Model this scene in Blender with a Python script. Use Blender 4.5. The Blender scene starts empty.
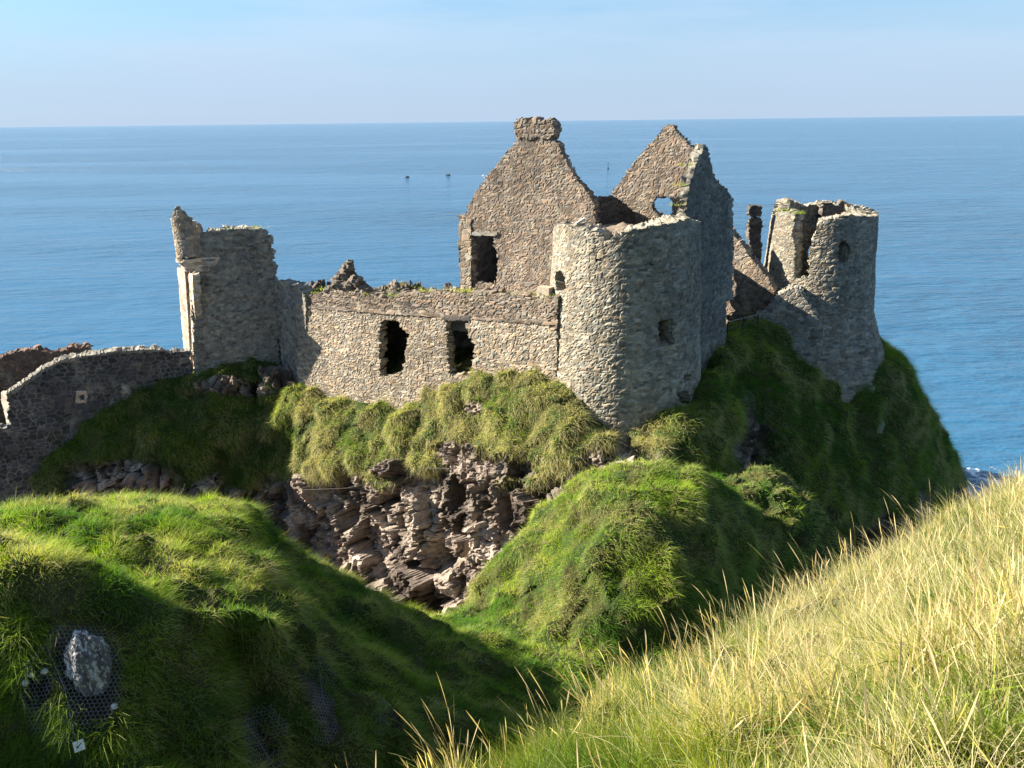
import bpy, math
import numpy as np
from math import radians, sin, cos, pi
# ------------------------------------------------------------------ camera, light, exposure
SC = bpy.context.scene
COL = SC.collection
F, CX, CY = 800.0, 512.0, 384.0
PITCH, ROLL = radians(18.2), radians(0.67)
SUN_AZ, SUN_EL = radians(10.0), radians(29.0)          # sun stands to the left, a little beyond the ruin
SEA = -36.0
_f = np.array([0, cos(PITCH), -sin(PITCH)]); _r0 = np.array([1.0, 0, 0]); _u0 = np.array([0, sin(PITCH), cos(PITCH)])
_r = _r0 * cos(ROLL) - _u0 * sin(ROLL); _u = _u0 * cos(ROLL) + _r0 * sin(ROLL)
from mathutils import Matrix, Vector
cam_d = bpy.data.cameras.new('camera'); cam = bpy.data.objects.new('camera', cam_d); COL.objects.link(cam)
cam_d.sensor_width = 36; cam_d.lens = 36 * F / 1024; cam_d.clip_start = 0.05; cam_d.clip_end = 200000
M = Matrix(((_r[0], _u[0], -_f[0], 0), (_r[1], _u[1], -_f[1], 0), (_r[2], _u[2], -_f[2], 0), (0, 0, 0, 1)))
cam.matrix_world = M; SC.camera = cam
W = bpy.data.worlds.new('World'); SC.world = W; W.use_nodes = True
nt = W.node_tree; nt.nodes.clear()
sky = nt.nodes.new('ShaderNodeTexSky'); sky.sky_type = 'NISHITA'; sky.sun_disc = False
sky.sun_elevation = SUN_EL; sky.sun_rotation = math.atan2(-cos(SUN_AZ), sin(SUN_AZ)) % (2 * pi)
sky.air_density = 1.0; sky.dust_density = 0.2; sky.ozone_density = 3.0; sky.altitude = 30
tc = nt.nodes.new('ShaderNodeTexCoord'); mp = nt.nodes.new('ShaderNodeMapping'); mp.inputs['Scale'].default_value = (1.2, 1.2, 9.0)
mp.inputs['Rotation'].default_value = (0, radians(3), 0)
nz = nt.nodes.new('ShaderNodeTexNoise'); nz.inputs['Scale'].default_value = 1.6; nz.inputs['Detail'].default_value = 5; nz.inputs['Roughness'].default_value = 0.55
rmp = nt.nodes.new('ShaderNodeMapRange'); rmp.inputs['From Min'].default_value = 0.42; rmp.inputs['From Max'].default_value = 0.75; rmp.inputs['To Max'].default_value = 0.75
mxs = nt.nodes.new('ShaderNodeMix'); mxs.data_type = 'RGBA'; mxs.inputs[7].default_value = (4.2, 4.9, 5.6, 1)
tint = nt.nodes.new('ShaderNodeMix'); tint.data_type = 'RGBA'; tint.blend_type = 'MULTIPLY'; tint.inputs[0].default_value = 1.0; tint.inputs[7].default_value = (0.58, 0.78, 0.86, 1)
bg = nt.nodes.new('ShaderNodeBackground'); bg.inputs['Strength'].default_value = 0.0505
out = nt.nodes.new('ShaderNodeOutputWorld'); L = nt.links.new
L(tc.outputs['Generated'], mp.inputs['Vector']); L(mp.outputs[0], nz.inputs['Vector']); L(nz.outputs['Fac'], rmp.inputs['Value'])
L(rmp.outputs[0], mxs.inputs[0]); L(sky.outputs[0], tint.inputs[6]); L(tint.outputs[2], mxs.inputs[6]); 
sx = nt.nodes.new('ShaderNodeSeparateXYZ'); L(tc.outputs['Generated'], sx.inputs[0])
hz = nt.nodes.new('ShaderNodeMapRange'); hz.interpolation_type = 'SMOOTHERSTEP'; hz.inputs['From Min'].default_value = 0.26; hz.inputs['From Max'].default_value = -0.02; hz.inputs['To Max'].default_value = 0.9; L(sx.outputs['Z'], hz.inputs['Value'])
hm = nt.nodes.new('ShaderNodeMix'); hm.data_type = 'RGBA'; hm.inputs[7].default_value = (2.38, 3.05, 4.15, 1); L(hz.outputs[0], hm.inputs[0]); L(mxs.outputs[2], hm.inputs[6]); L(hm.outputs[2], bg.inputs['Color']); L(bg.outputs[0], out.inputs['Surface'])
sd = bpy.data.lights.new('sun', 'SUN'); sd.energy = 5.0; sd.angle = radians(0.5); sd.color = (1.0, 0.90, 0.74)
sun = bpy.data.objects.new('sun', sd); COL.objects.link(sun)
SUNV = np.array([-cos(SUN_AZ) * cos(SUN_EL), sin(SUN_AZ) * cos(SUN_EL), sin(SUN_EL)])
sun.rotation_euler = Vector(SUNV).to_track_quat('Z', 'Y').to_euler()
SC.view_settings.view_transform = 'Standard'; SC.view_settings.look = 'None'; SC.view_settings.exposure = 2.05; SC.view_settings.gamma = 1
SC.view_settings.use_curve_mapping = False
try:
    SC.cycles.max_bounces = 5; SC.cycles.transparent_max_bounces = 4
except Exception: pass

# ------------------------------------------------------------------ helpers
rng = np.random.default_rng(7)
def ray(px, py):
    a = (px - CX) / F; b = -(py - CY) / F
    return _f + a * _r + b * _u
def at(px, py, Y):
    d = ray(px, py); return d * (Y / d[1])
def project(P):
    P = np.asarray(P, float); D = P @ _f
    return CX + F * (P @ _r) / D, CY - F * (P @ _u) / D, D
def h01(ix, iy, iz, seed=0):
    h = (ix.astype(np.int64) * 374761393 + iy.astype(np.int64) * 668265263 + iz.astype(np.int64) * 1274126177 + seed * 974634777) & 0xffffffff
    h = ((h ^ (h >> 13)) * 1103515245) & 0xffffffff
    h = ((h ^ (h >> 15)) * 2246822519) & 0xffffffff
    h = h ^ (h >> 13)
    return (h & 0xffffff) / float(0x1000000)
def vnoise(P, seed=0):
    P = np.asarray(P, float); i = np.floor(P).astype(np.int64); f = P - i; f = f * f * f * (f * (f * 6 - 15) + 10)
    r = 0
    for dx in (0, 1):
        wx = f[..., 0] if dx else 1 - f[..., 0]
        for dy in (0, 1):
            wy = f[..., 1] if dy else 1 - f[..., 1]
            for dz in (0, 1):
                wz = f[..., 2] if dz else 1 - f[..., 2]
                r = r + wx * wy * wz * h01(i[..., 0] + dx, i[..., 1] + dy, i[..., 2] + dz, seed)
    return r
def fbm(P, octv=4, seed=0, gain=0.5):                      # -1..1-ish
    P = np.asarray(P, float); a = 1; s = 0; n = 0
    for k in range(octv):
        s = s + a * (vnoise(P, seed + k * 17) * 2 - 1); n += a; a *= gain; P = P * 2.03 + 11.3
    return s / n
def sstep(a, b, x):
    t = np.clip((x - a) / (b - a), 0, 1); return t * t * (3 - 2 * t)
def vor3(P, seed=0):                                        # F1, F2, cell id random
    i = np.floor(P).astype(np.int64); best = np.full(P.shape[:-1], 9.0); sec = best.copy(); cid = np.zeros(P.shape[:-1]); til = best * 0
    for dx in (-1, 0, 1):
        for dy in (-1, 0, 1):
            for dz in (-1, 0, 1):
                c = i + np.array([dx, dy, dz])
                q = np.stack([c[..., k] + h01(c[..., 0], c[..., 1], c[..., 2], seed + 5 * k) for k in range(3)], -1)
                d = np.linalg.norm(q - P, axis=-1); r = h01(c[..., 0], c[..., 1], c[..., 2], seed + 31)
                m = d < best; sec = np.where(m, best, np.minimum(sec, d)); cid = np.where(m, r, cid); best = np.where(m, d, best)
                v = sum((P - q)[..., k] * (h01(c[..., 0], c[..., 1], c[..., 2], seed + 51 + k) - .5) for k in range(3)); til = np.where(m, v, til)
    return best, sec, cid, til
def mesh_np(name, V, Fq, mat, parent=None, col=None, attrs=None, smooth=True):
    me = bpy.data.meshes.new(name); V = np.ascontiguousarray(V, np.float32).reshape(-1, 3); Fq = np.ascontiguousarray(Fq, np.int32)
    n = Fq.shape[1]; me.vertices.add(len(V)); me.vertices.foreach_set('co', V.ravel())
    me.loops.add(Fq.size); me.loops.foreach_set('vertex_index', Fq.ravel())
    me.polygons.add(len(Fq)); me.polygons.foreach_set('loop_start', np.arange(0, Fq.size, n, dtype=np.int32))
    try: me.polygons.foreach_set('loop_total', np.full(len(Fq), n, np.int32))
    except Exception: pass
    me.polygons.foreach_set('use_smooth', np.full(len(Fq), smooth, bool))
    if col is not None:
        a = me.color_attributes.new('col', 'FLOAT_COLOR', 'POINT'); c = np.ones((len(V), 4), np.float32); c[:, :3] = col; a.data.foreach_set('color', c.ravel())
    for k, v in (attrs or {}).items():
        a = me.attributes.new(k, 'FLOAT', 'POINT'); a.data.foreach_set('value', np.ascontiguousarray(v, np.float32).ravel())
    me.update(calc_edges=True); me.validate(verbose=False)
    me.materials.append(mat)
    o = bpy.data.objects.new(name, me); COL.objects.link(o)
    if parent is not None: o.parent = parent; 
    return o
def empty(name, loc, label, cat, group=None):
    o = bpy.data.objects.new(name, None); COL.objects.link(o); o.empty_display_size = 0.5
    o.location = tuple(loc); o['label'] = label; o['category'] = cat; o['kind'] = 'thing'
    if group: o['group'] = group
    return o
def adopt(root, o):                                        # parts are made in world coordinates
    o.parent = root
    if root.type == 'EMPTY': o.matrix_parent_inverse = Matrix.Translation(-root.location)
    return o
def tag(o, label=None, cat=None, group=None, kind=None):
    for k, v in (('label', label), ('category', cat), ('group', group), ('kind', kind)):
        if v: o[k] = v
    return o

# ------------------------------------------------------------------ materials
def new_mat(name):
    m = bpy.data.materials.new(name); m.use_nodes = True; m.node_tree.nodes.clear(); return m, m.node_tree
def N(nt, t, **kw):
    n = nt.nodes.new(t)
    for k, v in kw.items():
        if k in n.inputs: n.inputs[k].default_value = v
        else: setattr(n, k, v)
    return n
def stone_mat(name, tintc=(1, 1, 1), bump=0.5, lichen=0.35):
    m, t = new_mat(name); l = t.links.new
    o = N(t, 'ShaderNodeOutputMaterial'); b = N(t, 'ShaderNodeBsdfPrincipled'); b.inputs['Roughness'].default_value = 0.92; b.inputs['Specular IOR Level'].default_value = 0.25
    a = N(t, 'ShaderNodeVertexColor'); a.layer_name = 'col'; g = N(t, 'ShaderNodeTexCoord')
    n1 = N(t, 'ShaderNodeTexNoise', Scale=6.0, Detail=8.0, Roughness=0.7); n2 = N(t, 'ShaderNodeTexNoise', Scale=0.9, Detail=5.0, Roughness=0.65)
    n3 = N(t, 'ShaderNodeTexNoise', Scale=22.0, Detail=4.0, Roughness=0.7)
    for n in (n1, n2, n3): l(g.outputs['Object'], n.inputs['Vector'])
    r1 = N(t, 'ShaderNodeMapRange'); r1.inputs['From Min'].default_value = .25; r1.inputs['From Max'].default_value = .75; r1.inputs['To Min'].default_value = .6; r1.inputs['To Max'].default_value = 1.35
    l(n1.outputs['Fac'], r1.inputs['Value'])
    mu = N(t, 'ShaderNodeMix', data_type='RGBA', blend_type='MULTIPLY'); mu.inputs[0].default_value = 1; l(a.outputs['Color'], mu.inputs[6]); l(r1.outputs[0], mu.inputs[7])
    m2 = N(t, 'ShaderNodeMix', data_type='RGBA', blend_type='MULTIPLY'); m2.inputs[0].default_value = 1; l(mu.outputs[2], m2.inputs[6]); m2.inputs[7].default_value = (*tintc, 1)
    # pale lichen blotches
    r2 = N(t, 'ShaderNodeMapRange'); r2.inputs['From Min'].default_value = .56; r2.inputs['From Max'].default_value = .72; r2.inputs['To Max'].default_value = lichen; l(n2.outputs['Fac'], r2.inputs['Value'])
    m3 = N(t, 'ShaderNodeMix', data_type='RGBA'); l(r2.outputs[0], m3.inputs[0]); l(m2.outputs[2], m3.inputs[6]); m3.inputs[7].default_value = (.42, .40, .30, 1)
    l(m3.outputs[2], b.inputs['Base Color'])
    bp = N(t, 'ShaderNodeBump'); bp.inputs['Strength'].default_value = bump; bp.inputs['Distance'].default_value = 0.06
    ad = N(t, 'ShaderNodeMath', operation='MULTIPLY_ADD'); l(n3.outputs['Fac'], ad.inputs[0]); ad.inputs[1].default_value = 0.4; l(n1.outputs['Fac'], ad.inputs[2])
    l(ad.outputs[0], bp.inputs['Height']); l(bp.outputs[0], b.inputs['Normal']); l(b.outputs[0], o.inputs['Surface']); return m
STONE = stone_mat('rubble_stone')
DRESSED = stone_mat('dressed_stone', bump=0.25, lichen=0.1)
def ground_mat():
    m, t = new_mat('cliff_and_turf'); l = t.links.new
    o = N(t, 'ShaderNodeOutputMaterial'); b = N(t, 'ShaderNodeBsdfPrincipled'); b.inputs['Roughness'].default_value = 0.95; b.inputs['Specular IOR Level'].default_value = 0.2
    a = N(t, 'ShaderNodeVertexColor'); a.layer_name = 'col'; g = N(t, 'ShaderNodeTexCoord')
    n1 = N(t, 'ShaderNodeTexNoise', Scale=3.0, Detail=9.0, Roughness=0.72); n3 = N(t, 'ShaderNodeTexNoise', Scale=14.0, Detail=6.0, Roughness=0.7)
    for n in (n1, n3): l(g.outputs['Object'], n.inputs['Vector'])
    r1 = N(t, 'ShaderNodeMapRange'); r1.inputs['From Min'].default_value = .3; r1.inputs['From Max'].default_value = .7; r1.inputs['To Min'].default_value = .5; r1.inputs['To Max'].default_value = 1.5; l(n1.outputs['Fac'], r1.inputs['Value'])
    mu = N(t, 'ShaderNodeMix', data_type='RGBA', blend_type='MULTIPLY'); mu.inputs[0].default_value = 1; l(a.outputs['Color'], mu.inputs[6]); l(r1.outputs[0], mu.inputs[7]); l(mu.outputs[2], b.inputs['Base Color'])
    bp = N(t, 'ShaderNodeBump'); bp.inputs['Strength'].default_value = 0.9; bp.inputs['Distance'].default_value = 0.18
    ad = N(t, 'ShaderNodeMath', operation='MULTIPLY_ADD'); l(n3.outputs['Fac'], ad.inputs[0]); ad.inputs[1].default_value = 0.35; l(n1.outputs['Fac'], ad.inputs[2])
    l(ad.outputs[0], bp.inputs['Height']); l(bp.outputs[0], b.inputs['Normal']); l(b.outputs[0], o.inputs['Surface']); return m
GROUND = ground_mat()
def grass_mat():
    m, t = new_mat('grass_blades'); l = t.links.new
    o = N(t, 'ShaderNodeOutputMaterial'); b = N(t, 'ShaderNodeBsdfPrincipled'); b.inputs['Roughness'].default_value = 0.6; b.inputs['Specular IOR Level'].default_value = 0.25
    tr = N(t, 'ShaderNodeBsdfTranslucent'); mx = N(t, 'ShaderNodeMixShader'); mx.inputs[0].default_value = 0.48
    a = N(t, 'ShaderNodeVertexColor'); a.layer_name = 'col'; br = N(t, 'ShaderNodeMix', data_type='RGBA', blend_type='MULTIPLY'); br.inputs[0].default_value = 1; br.inputs[7].default_value = (1.25, 1.25, .6, 1)
    l(a.outputs['Color'], b.inputs['Base Color']); l(a.outputs['Color'], br.inputs[6]); l(br.outputs[2], tr.inputs['Color'])
    l(b.outputs[0], mx.inputs[1]); l(tr.outputs[0], mx.inputs[2]); l(mx.outputs[0], o.inputs['Surface']); return m
GRASS = grass_mat()
def plain(name, c, rough=0.6, metal=0.0):
    m, t = new_mat(name); o = N(t, 'ShaderNodeOutputMaterial'); b = N(t, 'ShaderNodeBsdfPrincipled'); b.inputs['Roughness'].default_value = rough; b.inputs['Metallic'].default_value = metal
    n = N(t, 'ShaderNodeTexNoise', Scale=9.0, Detail=4.0); r = N(t, 'ShaderNodeMapRange'); r.inputs['To Min'].default_value = .75; r.inputs['To Max'].default_value = 1.2
    mu = N(t, 'ShaderNodeMix', data_type='RGBA', blend_type='MULTIPLY'); mu.inputs[0].default_value = 1; mu.inputs[6].default_value = (*c, 1); t.links.new(n.outputs['Fac'], r.inputs['Value']); t.links.new(r.outputs[0], mu.inputs[7])
    t.links.new(mu.outputs[2], b.inputs['Base Color']); t.links.new(b.outputs[0], o.inputs['Surface']); return m
IRON = plain('dark_railing_paint', (.02, .022, .025), .5, .3); WIRE = plain('galvanised_wire', (.22, .23, .25), .5, .4); WHITE = plain('white_plate', (.75, .76, .78), .4); BLACKP = plain('black_mark', (.02, .02, .03), .6)
LICH = stone_mat('lichened_rock', lichen=0.8)

# ------------------------------------------------------------------ sea
def sea_mat():
    m, t = new_mat('sea_water'); l = t.links.new
    o = N(t, 'ShaderNodeOutputMaterial'); b = N(t, 'ShaderNodeBsdfPrincipled'); b.inputs['Roughness'].default_value = 0.12; b.inputs['IOR'].default_value = 1.333
    g = N(t, 'ShaderNodeNewGeometry')
    def noise(scale, sy, det, rough, rot=0.0):
        mp = N(t, 'ShaderNodeMapping'); mp.inputs['Scale'].default_value = (scale, scale * sy, scale); mp.inputs['Rotation'].default_value = (0, 0, radians(rot)); l(g.outputs['Position'], mp.inputs['Vector'])
        n = N(t, 'ShaderNodeTexNoise', Scale=1.0, Detail=det, Roughness=rough); l(mp.outputs[0], n.inputs['Vector']); return n
    w1 = noise(.075, 3.6, 6, .6, 10); w2 = noise(.30, 3.2, 6, .65, -4); w3 = noise(.016, 2.2, 4, .6, 5); big = noise(.0011, 5.0, 5, .55, 4); foam = noise(.5, 1.0, 6, .65)
    ad = N(t, 'ShaderNodeMath', operation='MULTIPLY_ADD'); l(w2.outputs['Fac'], ad.inputs[0]); ad.inputs[1].default_value = .3; l(w1.outputs['Fac'], ad.inputs[2])
    ad2 = N(t, 'ShaderNodeMath', operation='MULTIPLY_ADD'); l(w3.outputs['Fac'], ad2.inputs[0]); ad2.inputs[1].default_value = 2.5; l(ad.outputs[0], ad2.inputs[2])
    bp = N(t, 'ShaderNodeBump'); bp.inputs['Strength'].default_value = 1.0; bp.inputs['Distance'].default_value = 3.6
    rb = N(t, 'ShaderNodeMapRange'); rb.inputs['From Min'].default_value = .40; rb.inputs['From Max'].default_value = .56; rb.inputs['To Min'].default_value = .38; rb.inputs['To Max'].default_value = 1.0; dc = N(t, 'ShaderNodeVectorMath', operation='LENGTH'); l(g.outputs['Position'], dc.inputs[0]); dm = N(t, 'ShaderNodeMapRange'); dm.inputs['From Min'].default_value = 250; dm.inputs['From Max'].default_value = 900; dm.inputs['To Min'].default_value = -.03; dm.inputs['To Max'].default_value = .06; l(dc.outputs['Value'], dm.inputs['Value']); ba = N(t, 'ShaderNodeMath', operation='ADD'); l(big.outputs['Fac'], ba.inputs[0]); l(dm.outputs[0], ba.inputs[1]); sxp = N(t, 'ShaderNodeSeparateXYZ'); l(g.outputs['Position'], sxp.inputs[0]); xm = N(t, 'ShaderNodeMapRange'); xm.inputs['From Min'].default_value = -160; xm.inputs['From Max'].default_value = 60; xm.inputs['To Min'].default_value = -.05; xm.inputs['To Max'].default_value = .02; l(sxp.outputs['X'], xm.inputs['Value']); bb = N(t, 'ShaderNodeMath', operation='ADD'); l(ba.outputs[0], bb.inputs[0]); l(xm.outputs[0], bb.inputs[1]); l(bb.outputs[0], rb.inputs['Value']); l(rb.outputs[0], bp.inputs['Strength'])
    l(ad2.outputs[0], bp.inputs['Height']); l(bp.outputs[0], b.inputs['Normal'])
    # colour of the water body, a little greener in the shallows by the rock
    cr = N(t, 'ShaderNodeMix', data_type='RGBA'); cr.inputs[6].default_value = (.016, .088, .175, 1); cr.inputs[7].default_value = (.03, .12, .23, 1); l(big.outputs['Fac'], cr.inputs[0])
    # foam by the foot of the headland
    ds = N(t, 'ShaderNodeVectorMath', operation='DISTANCE'); l(g.outputs['Position'], ds.inputs[0]); fc = at(985, 487, 76); ds.inputs[1].default_value = (fc[0], fc[1], SEA)
    fr = N(t, 'ShaderNodeMapRange'); fr.inputs['From Min'].default_value = 7; fr.inputs['From Max'].default_value = 1; fr.inputs['To Max'].default_value = .25; l(ds.outputs['Value'], fr.inputs['Value'])
    fa = N(t, 'ShaderNodeMath', operation='ADD'); l(fr.outputs[0], fa.inputs[0]); l(foam.outputs['Fac'], fa.inputs[1])
    fs = N(t, 'ShaderNodeMapRange'); fs.inputs['From Min'].default_value = .76; fs.inputs['From Max'].default_value = .82; l(fa.outputs[0], fs.inputs['Value'])
    fm = N(t, 'ShaderNodeMix', data_type='RGBA'); fm.inputs[7].default_value = (.8, .82, .84, 1); l(fs.outputs[0], fm.inputs[0]); l(cr.outputs[2], fm.inputs[6]); l(fm.outputs[2], b.inputs['Base Color'])
    ro = N(t, 'ShaderNodeMapRange'); ro.inputs['To Min'].default_value = .12; ro.inputs['To Max'].default_value = .8; l(fs.outputs[0], ro.inputs['Value']); l(ro.outputs[0], b.inputs['Roughness'])
    l(b.outputs[0], o.inputs['Surface']); return m
def ring_grid(R):
    rs = np.array([0, 60, 120, 250, 500, 1000, 2500, 6000, 15000, 40000, 90000.]); na = 64; V = [[0, 0, SEA]]
    for r in rs[1:]:
        for k in range(na): V.append([r * cos(2 * pi * k / na), r * sin(2 * pi * k / na), SEA])
    Fc = []
    for j in range(len(rs) - 2):
        for k in range(na):
            a = 1 + j * na; k2 = (k + 1) % na; Fc.append([a + k, a + na + k, a + na + k2, a + k2])
    for k in range(0, na, 2): Fc.append([0, 1 + k, 1 + (k + 1) % na, 1 + (k + 2) % na])
    return np.array(V), np.array(Fc)
V, Fc = ring_grid(1)
tag(mesh_np('sea', V, Fc, sea_mat(), smooth=False), 'open blue rippled sea reaching to the horizon', 'sea', kind='structure')

# ------------------------------------------------------------------ terrain sheets
def cr_basis(n, m):                                        # Catmull-Rom resampling matrix: m samples from n controls
    B = np.zeros((m, n)); ts = np.linspace(0, n - 1, m)
    for k, t in enumerate(ts):
        i = min(int(t), n - 2); f = t - i
        w = [-.5 * f + f * f - .5 * f ** 3, 1 - 2.5 * f * f + 1.5 * f ** 3, .5 * f + 2 * f * f - 1.5 * f ** 3, -.5 * f * f + .5 * f ** 3]
        for j, wj in zip((i - 1, i, i + 1, i + 2), w): 
            if j < 0: B[k, 0] += 2 * wj; B[k, 1] -= wj
            elif j > n - 1: B[k, n - 1] += 2 * wj; B[k, n - 2] -= wj
            else: B[k, j] += wj
    return B
def normals(P):
    du = np.gradient(P, axis=1); dv = np.gradient(P, axis=0); n = np.cross(du, dv); return n / (np.linalg.norm(n, axis=-1, keepdims=True) + 1e-9)
def sheet(C, nu, nv):
    C = np.asarray(C, float); Bv = cr_basis(C.shape[0], nv); Bu = cr_basis(C.shape[1], nu)
    return np.einsum('vi,ijk,uj->vuk', Bv, C, Bu), Bu, Bv
def grid_faces(nv, nu):
    i = np.arange(nv - 1)[:, None] * nu + np.arange(nu - 1)[None]; i = i.ravel(); return np.stack([i, i + 1, i + nu + 1, i + nu], 1)
ROCKC = np.array([.125, .100, .084]); ROCKC2 = np.array([.26, .218, .182]); TURF = np.array([.028, .05, .010]); TURF2 = np.array([.06, .06, .02])
def terrain(name, ctrl, rock, nu, nv, lump=0.5, seed=1, flip=False, rock_amp=1.0, label=None, grain=1.0, tus=.35, patches=(), rtone=1.0, hollows=(), spur=0.0):
    P, Bu, Bv = sheet(ctrl, nu, nv); R = Bv @ np.asarray(rock, float) @ Bu.T
    n = normals(P)
    if flip: n = -n
    R = sstep(.35, .65, R + .45 * fbm(P * .35, 4, seed + 3) + .15 * fbm(P * 1.6, 3, seed + 9))
    # turf: tussocky lumps that sag downhill; rock: broken blocks
    broad = fbm(P * .16, 2, seed + 77)
    lumps = broad * .9 + (1 - np.abs(fbm(P * .55 / grain, 3, seed))) ** 2 - .5 + .55 * fbm(P * 1.5 / grain, 3, seed + 1)
    F1, F2, cid, tl = vor3(P * np.array([.32, .32, .25]) + .5 * fbm(P * .6, 2, seed + 4)[..., None], seed + 5)
    f1, f2, c2, tl2 = vor3(P * np.array([.95, .95, .75]) + .4 * fbm(P * 2, 2, seed + 6)[..., None], seed + 7)
    g1_, g2_, c3, tl3 = vor3(P * 2.8 + .4 * fbm(P * 3, 2, seed + 16)[..., None], seed + 17)
    blocks = 1.9 * (cid - .5) + .8 * tl - 1.0 * (1 - sstep(0, .06, F2 - F1)) + .75 * (c2 - .5) + .35 * tl2 - .35 * (1 - sstep(0, .09, f2 - f1)) + .20 * (c3 - .5) + .16 * tl3 + 1.3 * fbm(P * .22, 4, seed + 8, .6) + .10 * fbm(P * 5, 3, seed + 2)
    t1, t2, t3, _t = vor3(P * np.array([1.0, 1.0, .75]) / grain * .95 + .5 * fbm(P * .8, 2, seed + 26)[..., None], seed + 27)
    lumps = lumps + tus * (1.25 * (.75 - t1) + .5 * (t3 - .5))
    for (ex, ey, rx, ry, rot) in patches:                  # bare rock showing through the turf
        qx, qy, qD = project(P); ca, sa = cos(radians(rot)), sin(radians(rot)); ax = ((qx - ex) * ca + (qy - ey) * sa) / rx; ay = (-(qx - ex) * sa + (qy - ey) * ca) / ry
        R = np.maximum(R, (1 - sstep(.75, 1.15, np.hypot(ax, ay) + .25 * fbm(P * 2.2, 2, seed + 80))) * (qD > 0))
    for (ex, ey, rx, ry) in hollows:
        qx, qy, qD = project(P); blocks = blocks - 2.0 * (1 - sstep(.3, 1.1, np.hypot((qx - ex) / rx, (qy - ey) / ry) + .3 * fbm(P * 1.5, 2, seed + 81))) * (qD > 0)
    ridge = fbm(np.stack([P[..., 0] * .16, (P[..., 1] + .35 * P[..., 0]) * .62, P[..., 2] * .1], -1), 3, seed + 90)
    disp = spur * (1.6 * ridge - .2) + (1 - R) * lumps * lump + R * blocks * rock_amp
    fade = np.ones(nv)[:, None]
    P = P + n * (disp * fade)[..., None]; n2 = normals(P)
    if flip: n2 = -n2
    k = sstep(.3, .7, vnoise(P * 1.3, seed + 40))[..., None]; kc = sstep(-.3, .5, fbm(P * .5, 3, seed + 44))[..., None]
    rc = ROCKC * (1 - kc) + ROCKC2 * kc; rc = rc * (.6 + .7 * c2[..., None]) * (.5 + .95 * sstep(.2, .7, vnoise(P * .55, seed + 55)))[..., None] * rtone; gc = TURF * (1 - k) + TURF2 * k
    colr = gc * (1 - R[..., None]) + rc * R[..., None]
    Fc = grid_faces(nv, nu)
    if flip: Fc = Fc[:, ::-1]
    o = mesh_np(name, P, Fc, GROUND, col=colr.reshape(-1, 3), smooth=False); tag(o, label, 'terrain', kind='structure')
    return dict(tus=t1, tid=t3, P=P, n=n2, R=R, nu=nu, nv=nv, Bu=Bu, Bv=Bv, obj=o)

def row(pts): return [at(*p) if len(p) == 3 else np.array(p[1:]) for p in pts]
def wz(x, y, z): return ('w', x, y, z)
def down(pts, z, dy=-1.0, dx=0.0):
    return [p * np.array([1, 1, 0]) + np.array([dx, dy, z]) for p in pts]
# ---- the rock the castle stands on: columns left to right, rows bottom to top and over the plateau
WANG = radians(34); PB = at(556, 300, 45.2)[:2]; PA = PB + np.array([-cos(WANG), sin(WANG)]) * 22.0
def wallY(px):                                             # depth of the curtain wall line at an image column
    d = np.array([cos(WANG), -sin(WANG)]); n = np.array([d[1], -d[0]]); r = ray(px, 380)[:2]; return (PB @ n) / (r @ n) * r[1]
cx_ = [-260, -120, 0, 100, 190, 262, 312, 395, 470, 540, 598, 645, 706, 735, 778, 820, 893, 906, 900]
yb = [53.8, 54.4, 55.4, 56.8, 58.5, 59.2, wallY(312) - .4, wallY(395) - .4, wallY(470) - .4, wallY(540) - .3, 42.6, 41.8, 43.6, 52.5, 55, 54.6, 57.0, 62, 68]
def rw(pys, dY, dx=None): return [(c + (dx[i] if dx else 0), p, y - (dY[i] if hasattr(dY, '__len__') else dY)) for i, (c, p, y) in enumerate(zip(cx_, pys, yb))]
r4 = rw([470, 460, 450, 412, 380, 372, 399, 412, 385, 385, 428, 446, 408, 346, 340, 388, 368, 375, 372], 0)
r35 = rw([500, 490, 475, 430, 400, 392, 413, 423, 408, 402, 438, 456, 428, 371, 367, 402, 390, 402, 400], [.5, .5, .6, .8, 1, 1, 1.3, 1.0, 1.0, .9, .9, .6, .5, 1.2, 1.6, 1, .5, 0, -1], [0] * 16 + [8, 12, 12])
r3 = rw([530, 520, 500, 452, 432, 430, 446, 452, 442, 440, 450, 462, 452, 400, 400, 425, 420, 430, 430], [1, 1.2, 1.5, 2, 2.5, 2.4, 3.0, 2.6, 2.4, 2.2, 1.8, 1.3, 1.4, 3.4, 3.8, 2.2, 1, -.5, -2], [0] * 13 + [6, 12, 20, 15, 29, 30])
r2 = rw([570, 555, 545, 500, 478, 480, 496, 494, 484, 486, 492, 510, 500, 460, 460, 475, 470, 470, 475], [1.5, 2, 2.6, 3.2, 3.5, 3.0, 4.0, 4.0, 3.9, 3.5, 2.6, 2.3, 2.5, 6, 6.2, 4.4, 2, -2.5, -5], [0] * 13 + [10, 17, 30, 22, 46, 50])
r15 = rw([620, 605, 600, 560, 530, 530, 535, 535, 535, 540, 545, 570, 560, 515, 515, 520, 510, 492, 496], [2.5, 3, 3.8, 4.4, 4.6, 3.6, 4.4, 4.6, 4.9, 4.5, 3.6, 3.4, 3.5, 8, 8.2, 5.6, 3, -7, -8], [0, 0, 0, 0, 0, 10, 8, 0, 0, 0, -5, 0, 0, 13, 20, 35, 27, 56, 65])
r1 = rw([690, 680, 670, 640, 600, 590, 592, 598, 606, 620, 620, 650, 640, 590, 585, 585, 580, 545, 540], [4, 5, 6, 6.5, 6.3, 4.6, 5.2, 5.6, 5.9, 5.8, 5, 4.8, 5, 10, 10.2, 6.6, 5, -7, -10], [0, 0, 0, 0, 0, 20, 12, 5, 0, -5, -15, 0, 0, 17, 22, 40, 42, 85, 100])
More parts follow.
